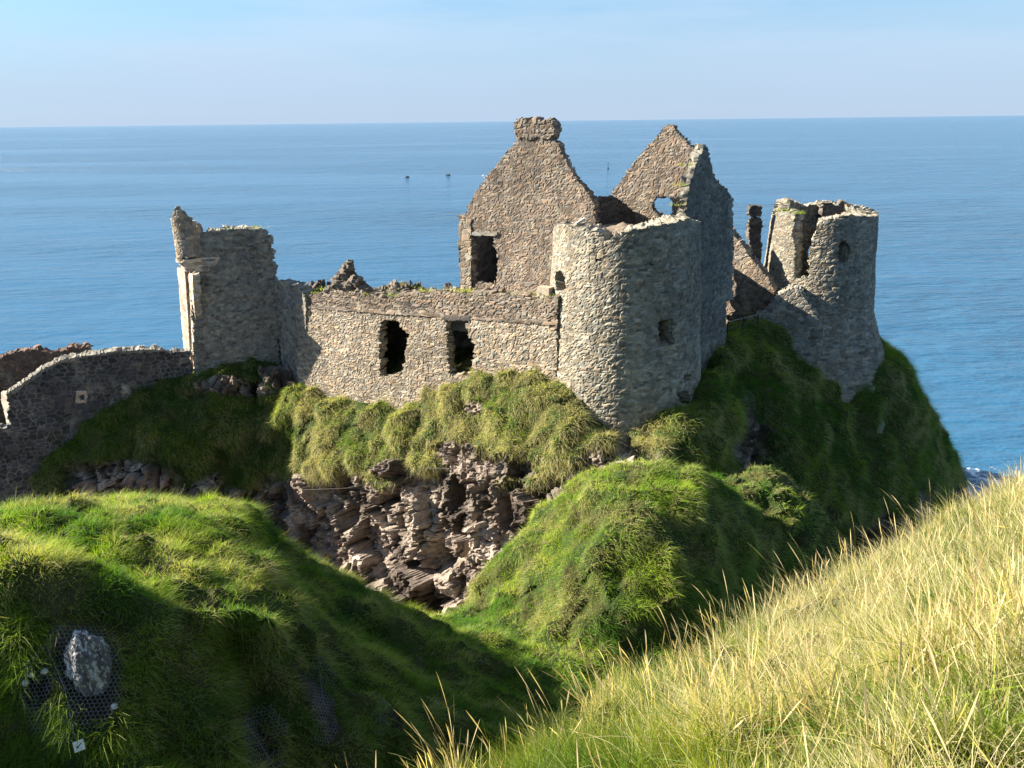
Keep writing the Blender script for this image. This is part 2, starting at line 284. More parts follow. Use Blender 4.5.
R4, R35, R3, R2, R15, R1 = [np.array(row(r)) for r in (r4, r35, r3, r2, r15, r1)]
R0 = np.array(down(R1, SEA - 2.0, -1.5))
def inner(pts, dy, dz, k=0.0):
    return np.array([p + np.array([-(p[0] - 2) * k, dy, 0]) + np.array([0, 0, dz]) for p in pts])
I1 = R4 + np.array([0, 1.6, .35]); I2 = R4.copy(); I2[:, 1] += 7.0; I2[:, 2] = -15.6
I2[:, 1] += 1; I2[:4, 2] = -23.5; I2[:4, 1] += 4; I2[4, 2] = -19.5; I2[5, 2] = -16.5; I1[:4, 2] -= 1.5; I2[-6:, 2] = -16.2; I2[-2:, 0] -= 4
I1[:, 2] = np.where(np.arange(len(I1)) > 11, I1[:, 2], I1[:, 2])
I3 = I2.copy(); I3[:, 1] = 72 + 3 * np.sin(np.arange(len(I3))); I3[-3:, 1] = 76; I3[:5, 2] = -26; I3[:5, 1] += 2
I4 = I3.copy(); I4[:, 1] += 5; I4[:, 2] = -27; I5 = I4.copy(); I5[:, 1] += 3; I5[:, 2] = SEA - 2
ctrl = np.array([R0, R1, R15, R2, R3, R35, R4, I1, I2, I3, I4, I5])
nc = ctrl.shape[1]; rk = np.zeros(ctrl.shape[:2])
rk[0] = 1.2; rk[1] = 1.2; rk[2] = 1.1; rk[3] = .62; rk[4] = -.05; rk[5] = -.3; rk[6] = -.3; rk[7:9] = -.2; rk[9:11] = .8; rk[11] = 1
rk[3, :4] = .9; rk[4, :3] = .8; rk[5,:2]=.6; rk[3, 4:6] = .5; rk[3, 6:10] = [.95, .85, .95, .6]; rk[4, 8] = .25; rk[5, 5:7] = .35; rk[4,10:12]=.35
rk[2, 12:17] = .45; rk[3, 12:17] = .1; rk[3, 13] = .5; rk[4, 13] = .45; rk[1, 12:17] = .9; rk[3, 17:] = .35; rk[2, 17:] = .7
rock_s = terrain('castle_rock', ctrl, rk, 760, 520, lump=.55, seed=3, rock_amp=1.0, tus=1.0, grain=1.5, patches=[(278, 380, 20, 10, 20), (236, 388, 40, 10, 5), (120, 478, 60, 18, 0),  (470, 408, 16, 7, 10), (622, 455, 9, 26, 0), (752, 452, 8, 34, -12), (455, 452, 26, 12, 0), (515, 468, 22, 12, 10), (395, 470, 18, 10, 0)], hollows=[(432, 562, 16, 22), (452, 500, 13, 20), (508, 512, 8, 18), (345, 522, 14, 9), (385, 500, 10, 8)], label='steep basalt headland with grassy brow under the castle ruin')

# ---- hillside at the left
A = [(-420,860,10.6),(-200,820,11.0),(-20,810,11.6),(110,810,12.0),(205,810,12.6),(290,810,13.3),(370,810,14.2),(480,810,15.8),(620,810,17.5)]
B = [(-420,730,11.6),(-200,700,12.2),(0,700,12.9),(110,708,13.3),(200,718,13.9),(285,728,14.6),(360,738,15.6),(460,748,17.4),(600,752,19.5)]
Cc= [(-420,640,12.2),(-200,620,12.8),(0,625,13.8),(110,632,14.2),(200,645,14.7),(285,662,15.6),(350,684,17.2),(440,700,19.4),(575,705,21.8)]
D = [(-420,580,12.8),(-200,565,13.7),(0,572,14.4),(110,580,14.9),(205,592,15.4),(280,604,16.1),(338,640,18.4),(425,665,21.4),(560,680,24)]
E = [(-420,540,15),(-200,530,16),(0,539,17),(110,544,17.4),(195,553,18.0),(272,574,18.9),(335,614,21.2),(415,638,23.6),(555,660,25.4)]
Ff= [(-420,515,18),(-200,517,19),(0,524,20),(100,529,20.3),(185,534,21.0),(268,554,21.8),(335,596,23.6),(410,620,25.0),(550,650,26.2)]
G = [(-420,520,22),(-200,520,23),(0,534,24),(100,529,24.5),(175,519,25),(240,509,25.4),(318,578,26.2),(405,618,26.6),(545,650,27.2)]
LA = [np.array(row(r)) for r in (A, B, Cc, D, E, Ff, G)]
LA[6][:3, 2] -= .8; 
H = LA[6] + np.array([0, 3.0, -2.2]); H[5:, 2] -= 1.0; I = H + np.array([0, 3.5, -6]); J = I + np.array([0, 1.5, 0]); J[:, 2] = SEA - 2
A0 = LA[0] + np.array([2.0, -5, 0.0]); A0[:, 2] -= .3; A00 = A0 + np.array([3.0, -8, 1.0])
lc = np.array([A00, A0] + LA + [H, I, J]); rk = np.full(lc.shape[:2], -.45); rk[-2:] = 1.0; rk[-3] = .2
left_s = terrain('left_hillside', lc, rk, 420, 460, lump=.36, seed=21, spur=.62, tus=.3, rock_amp=.16, rtone=.35, patches=[(86, 676, 30, 52, -12), (38, 690, 18, 18, 20), (262, 740, 26, 30, -15), (330, 700, 9, 42, -25), (384, 714, 6, 26, -25)], label='grassy hillside falling steeply into the ravine at the left', grain=.8)

# ---- the hump in the middle with its saddle
A = [(380,720,24.5),(440,690,24.5),(520,690,24),(600,720,23),(700,740,23.5),(800,730,27),(900,700,32)]
B = [(400,650,27.6),(446,634,27.8),(520,638,27.4),(590,648,25.8),(680,665,26.2),(775,660,30),(850,610,35)]
Cc= [(425,635,31.5),(455,612,31.5),(525,590,29.8),(600,580,27.9),(690,595,28.6),(765,600,33.5),(830,575,36.5)]
D = [(455,620,31.5),(478,592,31.6),(540,540,32.0),(620,512,30.8),(690,530,30.9),(750,555,33.6),(815,560,37.5)]
E = [(480,620,33.5),(505,560,33.4),(562,503,33.8),(632,473,34),(702,477,33.8),(748,506,35.5),(800,548,38.5)]
LA = [np.array(row(r)) for r in (A, B, Cc, D, E)]
F0 = LA[4] + np.array([0, 2.0, -1.2]); G0 = LA[4] + np.array([0, 4.0, -5]); H0 = G0 + np.array([0, 1.5, 0]); H0[:, 2] = SEA - 1
A0 = LA[0] + np.array([0, -1.5, -6]); A0[:, 2] = np.minimum(A0[:, 2], -27)
mc = np.array([A0] + LA + [F0, G0, H0]); 
lft = mc[:, :1] + np.array([-2.0, .5, -5]); rgt = mc[:, -1:] + np.array([2.5, 1, -8]); mc = np.concatenate([lft, mc, rgt], 1)
rk = np.full(mc.shape[:2], -.4); rk[-2:] = .9; rk[0] = .9; rk[:, 0] = .6; rk[2:4,6]=.3
mound_s = terrain('grassy_mound', mc, rk, 330, 300, lump=.5, seed=41, tus=.6, grain=1.3, label='rounded grassy mound at the head of the ravine before the castle')
# ---- lower shoulder behind it
A = [(700,640,36),(740,640,35.5),(790,640,35.5),(840,640,36.5),(890,640,39)]
B = [(705,540,36.5),(742,532,36.2),(785,540,36.2),(828,560,37),(850,590,39)]
Cc= [(708,500,38),(742,490,37.8),(780,490,37.8),(812,512,38.6),(838,560,40)]
D = [(712,490,40),(742,479,40),(775,477,40),(803,500,40.6),(830,550,41.5)]
LA = [np.array(row(r)) for r in (A, B, Cc, D)]
E = LA[3] + np.array([0, 1.5, -1.2]); G0 = E + np.array([0, 1.5, -6]); H0 = G0 * 1.0; H0[:, 2] = SEA - 1; H0[:, 1] += .5
mc = np.array(LA + [E, G0, H0]); rgt = mc[:, -1:] + np.array([1.5, 1, -8]); lft = mc[:, :1] + np.array([-1.5, 0, -4]); mc = np.concatenate([lft, mc, rgt], 1)
rk = np.full(mc.shape[:2], -.4); rk[-2:] = .9
sh_s = terrain('grassy_shoulder', mc, rk, 150, 170, lump=.6, seed=51, tus=.8, label='small grassy shoulder behind the mound')
# ---- ravine floor
xs = np.linspace(-60, 45, 12); ys = np.linspace(-6, 60, 9); fl = np.array([[[x, y, -33.0 - 2 * (y > 45) - max(0, x - 15) * .25] for x in xs] for y in ys]); rk = np.ones(fl.shape[:2])
terrain('ravine_floor', fl, rk, 170, 120, seed=61, label='rocky floor of the ravine', rock_amp=.8)

# ---- hillside at the right, where the viewer stands
def right_slope():
    line = np.array([[-3.6, 2.2], [-2.2, 3.4], [-1.0, 4.5], [.8, 5.9], [3.6, 8.0], [7.9, 11.2], [12.5, 14.6], [18, 18]]); T = np.array([-14, -9, -6, -4, -2.5, -1.3, -.5, .3, 1.2, 2.6, 5.0, 9])
    tang = np.gradient(line, axis=0); tang /= np.linalg.norm(tang, axis=1, keepdims=True); nrm = np.stack([-tang[:, 1], tang[:, 0]], 1)
    C = []
    for t in T:
        rw = []
        for p, n in zip(line, nrm):
            q = p + n * t; z = -1.52 - .68 * max(q[1], 0) ** 1.0 + .46 * q[0]
            if t < -6: z = z * 0.9
            if t > -.5: z -= .75 * (t + .5) ** 1.35
            if q[1] < .6: z = -1.55 + .3 * q[0]
            rw.append([q[0], q[1], z])
        C.append(rw)
    C.append([[a, b, SEA] for a, b, _ in (np.array(C[-1]) + np.array([-2, 2, 0]))])
    return np.array(C)
rc = right_slope(); rk = np.full(rc.shape[:2], -.6); rk[-1] = 1; rk[-2] = .6
right_s = terrain('right_hillside', rc, rk, 260, 240, lump=.19, seed=71, tus=1.2, label='sunlit grassy hillside falling away from the viewer at the right', grain=.45)

# ------------------------------------------------------------------ castle masonry
def pip(x, y, poly):
    poly = np.asarray(poly, float); ins = np.zeros(x.shape, bool); n = len(poly)
    for i in range(n):
        x1, y1 = poly[i]; x2, y2 = poly[(i + 1) % n]
        if y1 == y2: continue
        c = ((y1 > y) != (y2 > y)) & (x < (x2 - x1) * (y - y1) / (y2 - y1) + x1); ins ^= c
    return ins
def stones(u, v, w, h, seed):
    P = np.stack([u * .8, v * .8, u * 0 + seed], -1); uu = u + .10 * fbm(P, 2, seed); vv = v + .22 * fbm(P * .7 + 5, 2, seed + 1)
    b0 = np.floor(vv / h).astype(np.int64); best = np.full(u.shape, 9.); sec = best.copy(); cu = u * 0; cv = u * 0; rid = u * 0; rid2 = u * 0
    for dy in (-1, 0, 1):
        b = b0 + dy; wr = w * (.62 + .95 * h01(b, b * 0 + 7, b * 0, seed + 2)); off = h01(b, b * 0 + 3, b * 0, seed + 3); a0 = np.floor(uu / wr + off).astype(np.int64)
        for dx in (-1, 0, 1):
            a = a0 + dx; ju = (a + .5 - off + .85 * (h01(a, b, b * 0, seed + 4) - .5)) * wr; jv = (b + .5 + .75 * (h01(a, b, b * 0 + 1, seed + 5) - .5)) * h
            d = (np.abs((uu - ju) / wr) ** 2.6 + np.abs((vv - jv) / h) ** 2.6) ** (1 / 2.6); m = d < best
            sec = np.where(m, best, np.minimum(sec, d)); best = np.where(m, d, best); cu = np.where(m, ju, cu); cv = np.where(m, jv, cv)
            r = h01(a, b, b * 0 + 2, seed + 6); rid = np.where(m, r, rid); rid2 = np.where(m, h01(a, b, b * 0 + 3, seed + 8), rid2)
    return sec - best, rid, rid2, cu, cv
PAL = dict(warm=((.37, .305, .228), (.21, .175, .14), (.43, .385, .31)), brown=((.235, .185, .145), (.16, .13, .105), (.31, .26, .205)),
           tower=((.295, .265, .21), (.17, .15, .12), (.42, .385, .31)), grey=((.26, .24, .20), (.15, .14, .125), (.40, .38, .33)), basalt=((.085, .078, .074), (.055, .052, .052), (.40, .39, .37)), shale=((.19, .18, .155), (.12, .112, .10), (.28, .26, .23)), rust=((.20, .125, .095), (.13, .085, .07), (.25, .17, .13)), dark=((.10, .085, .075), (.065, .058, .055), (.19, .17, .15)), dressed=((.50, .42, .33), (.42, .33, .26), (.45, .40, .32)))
def masonry(name, root, mapf, poly, thick, holes=(), res=.075, size=(.31, .18), relief=.05, seed=1, pal='warm', rag=.42, mat=None, label=None, hrag=.5):
    poly = np.asarray(poly, float); u0, v0 = poly.min(0) - .2; u1, v1 = poly.max(0) + .2
    nu = int((u1 - u0) / res) + 2; nv = int((v1 - v0) / res) + 2
    gu = u0 + np.arange(nu) * res; gv = v0 + np.arange(nv) * res; U, V = np.meshgrid(gu, gv, indexing='ij')
    e, r1, r2, cu, cv = stones(U, V, size[0], size[1], seed)
    uc, vc = U[:-1, :-1] + res / 2, V[:-1, :-1] + res / 2; ec, _, _, cuc, cvc = stones(uc, vc, size[0], size[1], seed)
    mask = pip(uc + rag * (cuc - uc), vc + rag * (cvc - vc), poly)
    for hpoly in holes: mask &= ~pip(uc + hrag * (cuc - uc), vc + hrag * (cvc - vc), hpoly)
    nt_ = max(2, int(round(thick / .28))); depth = np.linspace(0, -thick, nt_ + 1)
    fill = np.pad(mask, 1); used = fill[:-1, :-1] | fill[1:, :-1] | fill[:-1, 1:] | fill[1:, 1:]; allin = fill[:-1, :-1] & fill[1:, :-1] & fill[:-1, 1:] & fill[1:, 1:]; bnd = used & ~allin
    base, dk, mort = [np.array(c) * .76 for c in PAL[pal]]
    hgt = relief * (sstep(0, .17, e) * (.5 + .8 * r1) - .35) + .03 * fbm(np.stack([U, V, U * 0], -1) * .5, 3, seed + 9) * 2
    k = r2[..., None]; c = base * (1 - k) + dk * k; c = c * (.62 + .85 * r1[..., None]); hue = (h01((r1 * 9999).astype(np.int64), (r2 * 9999).astype(np.int64), (r1 * 0).astype(np.int64), 5) - .5)[..., None]
    c = c * (1 + hue * np.array([.22, 0, -.22])); mm = (1 - sstep(.03, .16, e))[..., None]
    big = fbm(np.stack([U, V, U * 0 + seed], -1) * .22, 4, seed + 12)[..., None]; c = c * (1 + .35 * big); mw = .75 * mm * (.55 + .45 * (fbm(np.stack([U, V, U * 0], -1) * .5, 2, seed + 15)[..., None])); c = c * (1 + .30 * np.clip(fbm(np.stack([U * 1.3, V * .22, U * 0 + seed], -1), 3, seed + 14), -1, .5)[..., None]); colr = c * (1 - mw) + mort * mw
    ju = (h01((U / res).astype(np.int64), (V / res).astype(np.int64), (U * 0).astype(np.int64), seed) - .5) * res * .55; jv = (h01((U / res).astype(np.int64), (V / res).astype(np.int64), (U * 0 + 1).astype(np.int64), seed) - .5) * res * .55
    idx = np.full((nt_ + 1, nu, nv), -1, np.int64); Vs = []; Cs = []; cnt = 0
    for kk, d in enumerate(depth):
        sel = used if kk in (0, nt_) else bnd; ii = np.nonzero(sel); m = len(ii[0]); idx[kk][ii] = cnt + np.arange(m); cnt += m
        us = U[ii] + ju[ii] * bnd[ii]; vs = V[ii] + jv[ii] * bnd[ii]
        if kk == 0: dd = hgt[ii]
        elif kk == nt_: dd = -thick - hgt[ii]
        else: dd = np.full(m, d)
        if 0 < kk:
            q = np.stack([us, vs, dd * 1.0], -1); cq = np.floor(q * np.array([2.6, 3.6, 2.6]) + .6 * fbm(q * 1.7, 2, seed + 19)[:, None]).astype(np.int64)
            rr_ = [h01(cq[:, 0], cq[:, 1], cq[:, 2], seed + 60 + z_) - .5 for z_ in range(4)]
            us = us + (.26 * rr_[0] + .08 * fbm(q * 3.1, 2, seed + 20)) * bnd[ii]; vs = vs + (.24 * rr_[1] + .08 * fbm(q * 3.1 + 40, 2, seed + 21)) * bnd[ii]
        Vs.append(mapf(us, vs, dd)); cc = colr[ii]
        if 0 < kk < nt_: cc = (base * .6 + mort * .4) * (.55 + .9 * (rr_[3] + .5))[:, None]
        Cs.append(cc)
    Vs = np.concatenate(Vs); Cs = np.concatenate(Cs); Fs = []
    ii = np.nonzero(mask); i, j = ii
    f = idx[0]; Fs.append(np.stack([f[i, j], f[i + 1, j], f[i + 1, j + 1], f[i, j + 1]], 1)); f = idx[nt_]; Fs.append(np.stack([f[i, j], f[i, j + 1], f[i + 1, j + 1], f[i + 1, j]], 1))
    for (di, dj, p, q) in ((-1, 0, (0, 1), (0, 0)), (1, 0, (1, 0), (1, 1)), (0, -1, (0, 0), (1, 0)), (0, 1, (1, 1), (0, 1))):
        nb = fill[1 + di:1 + di + mask.shape[0], 1 + dj:1 + dj + mask.shape[1]]; i, j = np.nonzero(mask & ~nb)
        for kk in range(nt_):
            a = idx[kk][i + p[0], j + p[1]]; b = idx[kk][i + q[0], j + q[1]]; a2 = idx[kk + 1][i + p[0], j + p[1]]; b2 = idx[kk + 1][i + q[0], j + q[1]]
            Fs.append(np.stack([b, a, a2, b2], 1))
    o = mesh_np(name, Vs, np.concatenate(Fs), mat or STONE, col=Cs, smooth=False)
    if root is not None: adopt(root, o)
    if label: o['label'] = label
    return o
class Plane:
    def __init__(s, A, B):
        s.A = np.array(A[:2], float); d = np.array(B[:2], float) - s.A; s.L = np.linalg.norm(d); s.d = d / s.L; s.n = np.array([s.d[1], -s.d[0]])     # faces the viewer when A is left of B
    def uz(s, px, py):
        r = ray(px, py); t = (s.A @ s.n) / (r[:2] @ s.n); p = r * t; return ((p[:2] - s.A) @ s.d, p[2])
    def poly(s, pts): return [s.uz(*p) for p in pts]
    def map(s, u, v, d):
        return np.stack([s.A[0] + u * s.d[0] + d * s.n[0], s.A[1] + u * s.d[1] + d * s.n[1], v], -1)
class Cyl:                                                  # u = R0 * angle from the direction of the viewer, positive to the right
    def __init__(s, c, R, rz=None):
        s.c = np.array(c[:2], float); s.R = R; s.rz = rz or (lambda z: R + 0 * z); s.a0 = math.atan2(-s.c[1], -s.c[0])
    def map(s, u, v, d):
        a = s.a0 + u / s.R; r = s.rz(v) + d; return np.stack([s.c[0] + r * np.cos(a), s.c[1] + r * np.sin(a), v], -1)
    def uz(s, px, py, back=False):
        r = ray(px, py); R = s.R
        for _ in range(6):
            a = r[:2] @ r[:2]; b = -2 * (r[:2] @ s.c); c = s.c @ s.c - R * R; q = max(b * b - 4 * a * c, 0) ** .5; t = (-b + (q if back else -q)) / (2 * a); p = r * t; R = float(s.rz(np.array(p[2])))
        an = math.atan2(p[1] - s.c[1], p[0] - s.c[0]) - s.a0; an = (an + pi) % (2 * pi) - pi; return (an * s.R, p[2])
    def poly(s, pts): return [s.uz(*p) for p in pts]
def dirpt(px, Y, py=300): return at(px, py, Y)[:2]
WANG = radians(34)

# curtain wall ------------------------------------------------------
al = WANG
w1 = Plane(PA, PB)
cur = empty('curtain_wall', (*PA, -17), 'long sunlit rubble curtain wall with two dark doorways between gatehouse and round tower', 'castle wall')
d1 = [(380, 322), (384, 319), (398, 321), (403, 330), (409, 333), (408, 346), (405, 352), (406, 362), (402, 374), (380, 376)]
d2 = [(447, 321), (467, 319), (466, 327), (470, 340), (474, 345), (473, 358), (472, 376), (449, 376)]
cwall = masonry('wall', cur, w1.map, w1.poly([(296, 306), (340, 311), (450, 317), (557, 325), (557, 420), (470, 440), (300, 440)]), .6, [w1.poly(d1), w1.poly(d2)], seed=3, size=(.31, .175), pal='warm', hrag=.6)
w1b = Plane(PA + w1.n * -.05, PB + w1.n * -.05)
masonry('parapet', cur, w1b.map, w1b.poly([(296, 303), (298, 299), (310, 294), (330, 291), (352, 292), (372, 296), (390, 298), (405, 294), (430, 293), (450, 295), (470, 292), (500, 294), (530, 296), (557, 297), (557, 323), (450, 315.5), (340, 309.5), (296, 304)]), 1.25, seed=4, size=(.42, .18), pal='brown', relief=.06)
w1c = Plane(PA + w1.n * .06, PB + w1.n * .06)
masonry('string_course', cur, w1c.map, w1c.poly([(296, 304.5), (380, 310.5), (450, 315), (557, 322.5), (557, 325.5), (450, 318), (380, 313.5), (296, 307.5)]), .2, seed=5, size=(.9, .3), pal='brown', relief=.03, rag=.1)
masonry('door_lintel', cwall, w1c.map, w1c.poly([(444, 315), (470, 316), (470, 320.5), (444, 319.5)]), .5, seed=6, size=(.9, .5), pal='dark', relief=.02, rag=.1)
# added unseen slab and back wall that make the doorways dark
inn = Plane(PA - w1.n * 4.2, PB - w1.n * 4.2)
masonry('door_shade_wall', cur, inn.map, [(-1, -17.5), (w1.L + 2, -17.5), (w1.L + 2, -11.9), (-1, -11.9)], .8, seed=7, size=(.6, .35), res=.25, pal='dark')
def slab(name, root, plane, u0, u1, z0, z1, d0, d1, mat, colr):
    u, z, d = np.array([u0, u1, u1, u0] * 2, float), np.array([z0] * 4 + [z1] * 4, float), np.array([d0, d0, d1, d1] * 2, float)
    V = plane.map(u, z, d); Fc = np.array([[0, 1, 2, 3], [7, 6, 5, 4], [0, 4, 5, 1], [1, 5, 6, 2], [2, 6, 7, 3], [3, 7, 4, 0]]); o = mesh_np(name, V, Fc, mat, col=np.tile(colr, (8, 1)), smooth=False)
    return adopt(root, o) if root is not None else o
slab('door_shade_slab', cur, w1, -.5, w1.L + 1, -12.75, -12.35, -.5, -4.4, STONE, (.08, .07, .06))

# round tower ------------------------------------------------------
tc_ = dirpt(626.5, 47.4, 225); TR = 4.18
def rz1(z): return TR + .055 * np.clip(-5.0 - z, 0, 20)
c1 = Cyl(tc_, TR, rz1)
tow = empty('round_tower', (*tc_, -17), 'large round rubble tower with ragged rim at the corner of the curtain wall', 'castle tower')
zt = lambda px, py: c1.uz(px, py)[1]
full = pi * TR
rim = [(-full, -19), (full, -19), (full, -6.7), (full * .8, -6.5), (full * .62, -6.2)] + [c1.uz(*p) for p in ((697, 220), (690, 219), (676, 222), (650, 227), (625, 232), (614, 236), (610, 241), (603, 240), (600, 232), (590, 229), (575, 228), (566, 225), (557, 227))] + [(-full * .6, -5.9), (-full * .8, -6.4), (-full, -6.7)]
hL = c1.poly([(556, 272), (561, 269), (566, 275), (567, 288), (557, 290)]); hR = c1.poly([(658, 321), (673, 319), (674, 344), (660, 346)])
hs = [c1.poly([(595, 258), (600, 258), (600, 263), (595, 263)]), c1.poly([(650, 262), (654, 262), (654, 266), (650, 266)]), c1.poly([(677, 392), (688, 391), (690, 404), (680, 407)]), c1.poly([(683, 375), (690, 374), (690, 381), (684, 382)])]
masonry('wall', tow, c1.map, rim, 1.5, [hL, hR] + hs, seed=11, size=(.26, .175), pal='tower', relief=.06)
u_, v_ = np.meshgrid(np.linspace(0, 2 * pi, 41), np.linspace(0, 1, 14)); z_ = -6.0 - .5 * np.cos(v_ * 3); rr = v_ * 3.1
rb = np.stack([tc_[0] + rr * np.cos(u_), tc_[1] + rr * np.sin(u_), -5.95 + .35 * fbm(np.stack([rr * np.cos(u_), rr * np.sin(u_), u_ * 0], -1) * 1.3, 3, 3) - .3 * v_], -1)
adopt(tow, mesh_np('rubble_fill', rb, grid_faces(14, 41), STONE, col=np.tile((.16, .125, .095), (14 * 41, 1)), smooth=False))

# manor house: two gables, dark side wall ------------------------------------------------
g1B = dirpt(600, 49.8); g1A = g1B + np.array([-cos(al), sin(al)]) * 10.8; g1 = Plane(g1A, g1B)
man = empty('manor_house', (*g1B, -14), 'roofless manor house ruin with two tall stone gables behind the round tower', 'ruined house')
g1poly = [(461, 218), (466, 217), (467, 209), (476, 191), (485, 180), (500, 160), (511, 147), (516, 141), (516, 122), (552, 121), (552, 140), (559, 148), (567, 162), (577, 180), (590, 196), (594, 205), (600, 330), (461, 330)]
win1 = [(472, 235), (494, 235), (494, 246), (497, 250), (497, 262), (498, 270), (496, 284), (473, 284)]
gab = masonry('gable', man, g1.map, g1.poly(g1poly), .5, [g1.poly(win1)], seed=15, size=(.30, .18), pal='brown', relief=.045, rag=.4, label='broad chimney-topped gable with one tall window')
g1c = Plane(g1A + g1.n * .10, g1B + g1.n * .10)
masonry('chimney', gab, g1c.map, g1c.poly([(515, 121), (553, 120), (553, 126), (555, 129), (552, 137), (550, 139), (518, 139), (515, 133)]), .8, seed=16, size=(.4, .28), pal='brown', relief=.08)
masonry('quoins', gab, g1c.map, g1c.poly([(461, 219), (471, 219), (471, 290), (461, 290)]), .3, seed=17, size=(.45, .34), pal='warm', relief=.05, rag=.2, mat=DRESSED)
masonry('window_lintel', gab, g1c.map, g1c.poly([(470, 232), (497, 232), (497, 235.5), (470, 235.5)]), .5, seed=18, size=(1.4, .5), pal='grey', relief=.01, rag=0)
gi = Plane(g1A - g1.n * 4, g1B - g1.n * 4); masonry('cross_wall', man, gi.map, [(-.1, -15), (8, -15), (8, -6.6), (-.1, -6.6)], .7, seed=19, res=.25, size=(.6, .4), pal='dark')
gs = Plane(g1A + np.array([.5, .3]), gi.A + np.array([.5, 0])); 
sp = Plane(g1A - g1.n * .4 + g1.d * .1, g1A - g1.n * 4.5 + g1.d * .1); masonry('side_wall', man, sp.map, [(0, -15), (sp.L, -15), (sp.L, -6.6), (0, -6.3)], .7, seed=20, res=.2, pal='brown')
# low wall joining the gables (595-640, 198-222)
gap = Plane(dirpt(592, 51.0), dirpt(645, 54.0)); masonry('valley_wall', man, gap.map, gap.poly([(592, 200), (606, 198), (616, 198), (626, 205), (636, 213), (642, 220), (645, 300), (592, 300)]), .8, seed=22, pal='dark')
g2B = dirpt(702, 50.5); g2A = g2B + np.array([-cos(al), sin(al)]) * 8.0; g2 = Plane(g2A, g2B)
g2poly = [(612, 193), (622, 180), (633, 164), (648, 145), (661, 131), (665, 126), (673, 125), (676, 133), (686, 141), (694, 149), (700, 152), (702, 160), (702, 300), (600, 300), (604, 205)]
win2 = [(652, 203), (657, 197), (667, 196), (672, 201), (672, 212), (668, 217), (660, 214), (653, 211)]
masonry('gable', man, g2.map, g2.poly(g2poly), .45, [g2.poly(win2), g2.poly([(646.5, 160), (648.5, 158.5), (650, 160), (648, 162)])], seed=23, size=(.30, .18), pal='brown', relief=.045, rag=.4, hrag=.15, label='farther pointed gable with a see-through arched window')
s1 = Plane(dirpt(684, 46.6), dirpt(728, 51.2))
spoly = [(681, 236), (685, 212), (688, 190), (694, 172), (699, 157), (704, 142), (707, 148), (711, 162), (715, 177), (724, 186), (728, 190), (727, 200), (729, 215), (727, 300), (725, 385), (716, 400), (700, 420), (672, 430)]
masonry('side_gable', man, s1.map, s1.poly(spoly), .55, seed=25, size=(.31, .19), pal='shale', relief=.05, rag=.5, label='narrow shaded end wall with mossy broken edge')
s2 = Plane(dirpt(722, 51.6), dirpt(733.5, 52.3)); masonry('buttress', man, s2.map, s2.poly([(722, 196), (728, 193), (733, 199), (733, 300), (722, 300)]), 1.0, seed=26, pal='grey')

# outbuilding between manor and east tower
rp = Plane(s1.A + s1.d * s1.L + np.array([-.4, 0]), dirpt(727, 58.8) + np.array([-.5, 0])); masonry('shadow_wall', man, rp.map, [(0, -16), (rp.L, -16), (rp.L, -10.0), (rp.L * .5, -9.6), (0, -9.0)], .7, seed=27, res=.2, pal='grey')  # added hidden wall, height set so its shadow falls on the outbuilding
ou = Plane(dirpt(727, 59.0), dirpt(774, 56.8)); ob = empty('outbuilding_ruin', (*dirpt(750, 60), -14), 'low ruined building with sloping gable edge between the manor and the right tower', 'ruined building')
masonry('gable_wall', ob, ou.map, ou.poly([(726, 228), (734, 236), (742, 246), (752, 259), (760, 268), (768, 276), (774, 290), (776, 345), (724, 345)]), .8, seed=28, size=(.4, .26), pal='brown')
pl = Plane(dirpt(748, 60), dirpt(762, 60)); pil = empty('chimney_stack', (*dirpt(755, 61), -10), 'slender freestanding chimney pillar beside the low ruined gable', 'chimney'); 
masonry('shaft', pil, pl.map, pl.poly([(749, 218), (761, 218), (761, 300), (749, 300)]), .5, seed=29, size=(.4, .25), pal='dark', rag=.3)
masonry('cap', pil, pl.map, pl.poly([(748.3, 216), (750, 207), (756, 205), (760, 208), (761.6, 217)]), .6, seed=30, size=(.4, .25), pal='dark', rag=.4)

# east tower ------------------------------------------------------
tc2 = dirpt(824, 60.0, 215); R2_ = 3.62
def rz2(z): return R2_ + .075 * np.maximum(0, -6.5 - z) + .27 * np.maximum(0, -13.8 - z)
c2 = Cyl(tc2, R2_, rz2); et = empty('round_tower', (*tc2, -17), 'smaller broken round tower with open slot and flared base on the headland at right', 'castle tower')
full = pi * R2_
rim2 = [(-full, -24), (full, -24), (full, -6.2), (full * .7, -6.4)] + [c2.uz(*p) for p in ((877, 217), (872, 215), (862, 216), (850, 214), (838, 217), (826, 220), (815, 222), (820, 221), (816, 230), (813, 242), (809, 250), (809, 276), (794, 279), (794, 250), (794, 222), (795, 213), (785, 211), (776, 213), (773, 218))] + [(-full * .6, -5.9), (-full * .85, -6.5), (-full, -6.2)]
bk = [c2.uz(*p, True) for p in ((804, 243), (812, 243), (813, 256), (804, 258))]
hw2 = c2.poly([(838, 246), (841, 240), (847, 240), (850, 246), (849, 263), (838, 263)])
masonry('wall', et, c2.map, rim2, 1.1, [hw2, bk], seed=33, size=(.32, .19), pal='tower', relief=.065)
tb = Plane(dirpt(822, 61.5), dirpt(848, 61.5)); masonry('parapet_stub', et, tb.map, tb.poly([(822, 203), (830, 203), (838, 206), (841, 202), (847, 202), (847, 226), (822, 226)]), 1.2, seed=34, size=(.5, .35), pal='dark')
